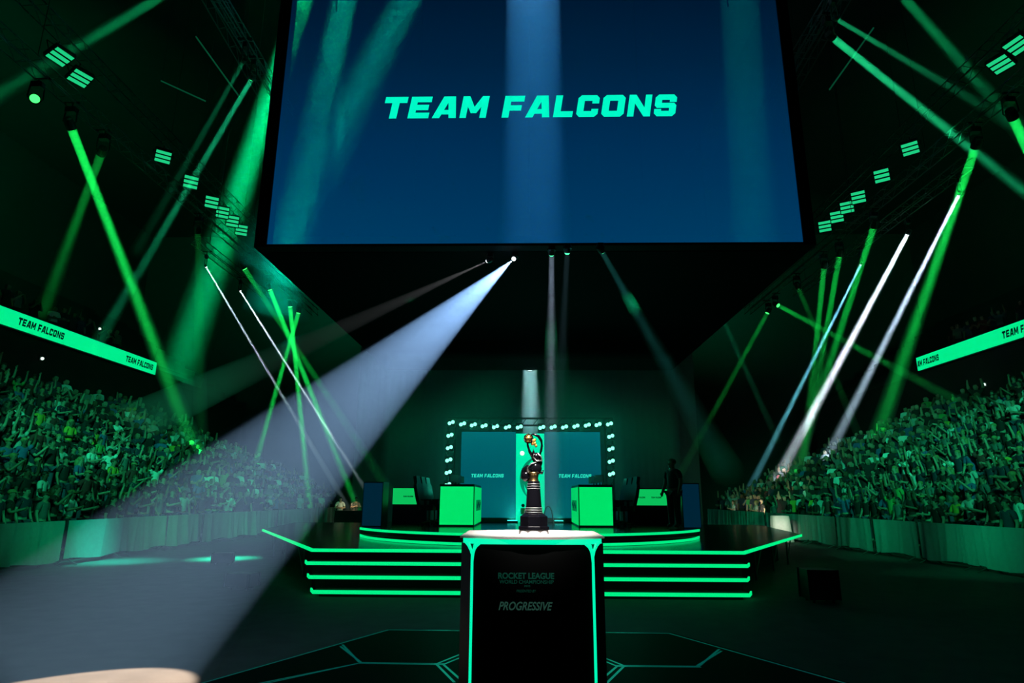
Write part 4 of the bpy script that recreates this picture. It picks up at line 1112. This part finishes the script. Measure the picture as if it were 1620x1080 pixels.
for i, (px, y, sh, po, hr, lab) in enumerate((
        (1160, 35.5, 'white', 'clap', ('short', 1), 'person in white shirt behind the right barriers, nearest the stage'),
        (1193, 33.8, 'pale grey', 'clap', ('short', 2), 'person in pale grey shirt lit warmly behind the right barriers'),
        (1224, 31.5, 'grey', 'one_up', ('long', 0), 'person in grey shirt with a raised arm just behind the white-clothed table'),
        (1206, 32.6, 'black', 'down', ('short', 0), 'person in black standing left of the white-clothed table behind the barrier'),
        (1248, 29.5, 'black', 'crossed', ('cap', 0), 'capped person in black standing right of the white-clothed table'),
        (1291, 26.0, 'black', 'crossed', ('short', 0), 'broad person in black with folded arms behind the right barrier'),
        (1480, 18.6, 'black', 'down', ('short', 0), 'person in black behind the right barrier, second from the picture edge'),
        (1592, 16.4, 'navy', 'down', ('short', 0), 'person in navy behind the right barrier beside the picture edge'))):
    person((12.15 + .1 * (i % 2), y if i > 2 else at_x(px, 800, 12.15).y, 0) if i < 3 else (12.2, at_x(px, 800, 12.2).y, 0), rad(-90) if i != 2 else rad(-70), po, sh, hr, i % 3 if i > 2 else 0, 0, 1.02 if i > 2 else .95, lab, 'crew behind the right barriers')
for i, (y, pw) in enumerate(((at_x(1166, 800, 11.9).y - .3, 8), (at_x(1199, 800, 11.9).y - .3, 8))):
    area('tablet_glow', (11.75, y, 1.2), (12.2, y + .3, 1.5), .15, pw, (1, .82, .6), 160)
for i, (px, lab, po) in enumerate(((176, 'person in black behind the left barrier near the picture edge', 'down'), (420, 'person in black behind the left barrier at the tip of the stage strip', 'crossed'))):
    person((-12.75, at_x(px, 815, -12.75).y, 0), rad(90), po, 'black', ('short', 0), i, 0, 1.0, lab, 'crew behind the left barriers')

# spectators: one spot per seat, nearest ones built one by one, the rest as one crowd
ROWW = ['front', 'second', 'third', 'fourth', 'fifth', 'sixth', 'seventh', 'eighth', 'ninth', 'tenth', 'top']
spots = []
for s in (-1, 1):
    for k in range(NROW):
        for j in range(int((45 - 9) / .56)):
            y = 9 + .56 * j + RNG.uniform(-.1, .1) + (.28 if k % 2 else 0)
            top = 10 if y < 33 else 10 - (y - 33) * (0.62 if s < 0 else .75)
            if k > top + RNG.uniform(-.7, .7): continue
            if RNG.random() < .05: continue
            x = s * (ROW0 + RUN * k + RNG.uniform(-.12, .12) - 0.05)
            z = FLOOR0 + RISE * k
            u, v, d = px_of((x, y, z + 1.5))
            if not (-35 < u < 1655 and v > -50): continue
            spots.append((d, s, k, x, y, z))
spots.sort()
shirt_w = ['black'] * 14 + ['navy'] * 8 + ['grey'] * 4 + ['red'] * 2 + ['blue'] * 2 + ['green'] * 1 + ['white'] * 4 + ['pale grey'] * 3 + ['yellow'] * 1
pose_w = ['down'] * 5 + ['clap'] * 4 + ['phone'] * 3 + ['one_up'] * 2 + ['both_up'] * 2 + ['crossed'] * 3
used = set(); rest = []; made = 0
phone_me = MB().box((-.037, -.006, -.075), (.037, .006, .075)).mesh('phone', M('phone_lit', (.02, .02, .02), .2, emit=(.5, .8, .9), strength=.12))
for (d, s, k, x, y, z) in spots:
    face = math.atan2(-(0 - x), (21 - y)) if False else 0
    to = Vector((0.0 - x, 20 - y, 0)); rz = math.atan2(to.x, -to.y) + RNG.uniform(-.3, .3)
    pose, sh = RNG.choice(pose_w), RNG.choice(shirt_w)
    hr = (RNG.choice(('short', 'short', 'long', 'cap')), RNG.choice((0, 0, 0, 1, 2))); sk = RNG.choice((0, 0, 1, 1, 2))
    if made < 286:
        nb = max(0, min(10, int((y - 14.4) / BL)))
        for _ in range(40):
            lab = '%s person in %s shirt, %s, %s row of %s stand, %s barrier' % (HAIR_TEXT[hr], sh, POSE_TEXT[pose], ROWW[k], 'left' if s < 0 else 'right', ORD[nb])
            if lab not in used: break
            pose, sh = RNG.choice(pose_w), RNG.choice(shirt_w)
        used.add(lab)
        person((x, y, z), rz, pose, sh, hr, sk, RNG.choice((0, 1)), RNG.uniform(.93, 1.06), lab, 'spectators in the %s stand' % ('left' if s < 0 else 'right'))
        made += 1
    else:
        rest.append((x, y, z, rz, pose, sh, hr, sk))
for s in (-1, 1):                       # dim rows on the balconies
    for k in range(1):
        for j in range(38):
            y = 17 + .6 * j + RNG.uniform(-.15, .15)
            if RNG.random() < .25 or y > 34: continue
            rest.append((s * (22.7 + .85 * k + (.2)), y, 9.0 + .55 * k, math.atan2(-s, -(20 - y) / 22), RNG.choice(pose_w), RNG.choice(shirt_w), ('short', 0), 1))
cm = [SKIN[0], SKIN[1], SKIN[2], HAIRM[0], HAIRM[1], HAIRM[2], TROUS[0]] + list(SHIRTS.values())
shn = list(SHIRTS)
LOW = {}
for p in POSES:
    b, s_, t_ = body_parts(p, True)
    vs, fs, fm = [], [], []
    for me, code in ((b, 0), (t_, 1), (s_, 2), (hair_mesh('short', True), 3)):
        o = len(vs)
        vs += [tuple(v.co) for v in me.vertices]; 
        for pl in me.polygons: fs.append([i + o for i in pl.vertices]); fm.append(code)
    LOW[p] = (np.array(vs), fs, np.array(fm))
V, FC, MI = [], [], []
off = 0
for (x, y, z, rz, pose, sh, hr, sk) in rest:
    v, fs, fm = LOW[pose]
    c, s_ = math.cos(rz), math.sin(rz); h = RNG.uniform(.93, 1.06)
    w = np.empty_like(v); w[:, 0] = (v[:, 0] * c - v[:, 1] * s_) * h + x; w[:, 1] = (v[:, 0] * s_ + v[:, 1] * c) * h + y; w[:, 2] = v[:, 2] * h + z
    V.append(w); FC += [[i + off for i in f] for f in fs]; off += len(v)
    lut = np.array([sk, 6, 7 + shn.index(sh), 3 + hr[1]]); MI.append(lut[fm])
me = bpy.data.meshes.new('crowd'); me.from_pydata(np.concatenate(V).tolist(), [], FC)
for m in cm: me.materials.append(m)
me.polygons.foreach_set('material_index', np.concatenate(MI).astype(np.int32)); me.update()
o = bpy.data.objects.new('crowd', me); COL.objects.link(o)
tag(o, 'far rows of standing spectators filling both stands and balcony fronts', 'crowd', None, 'stuff')
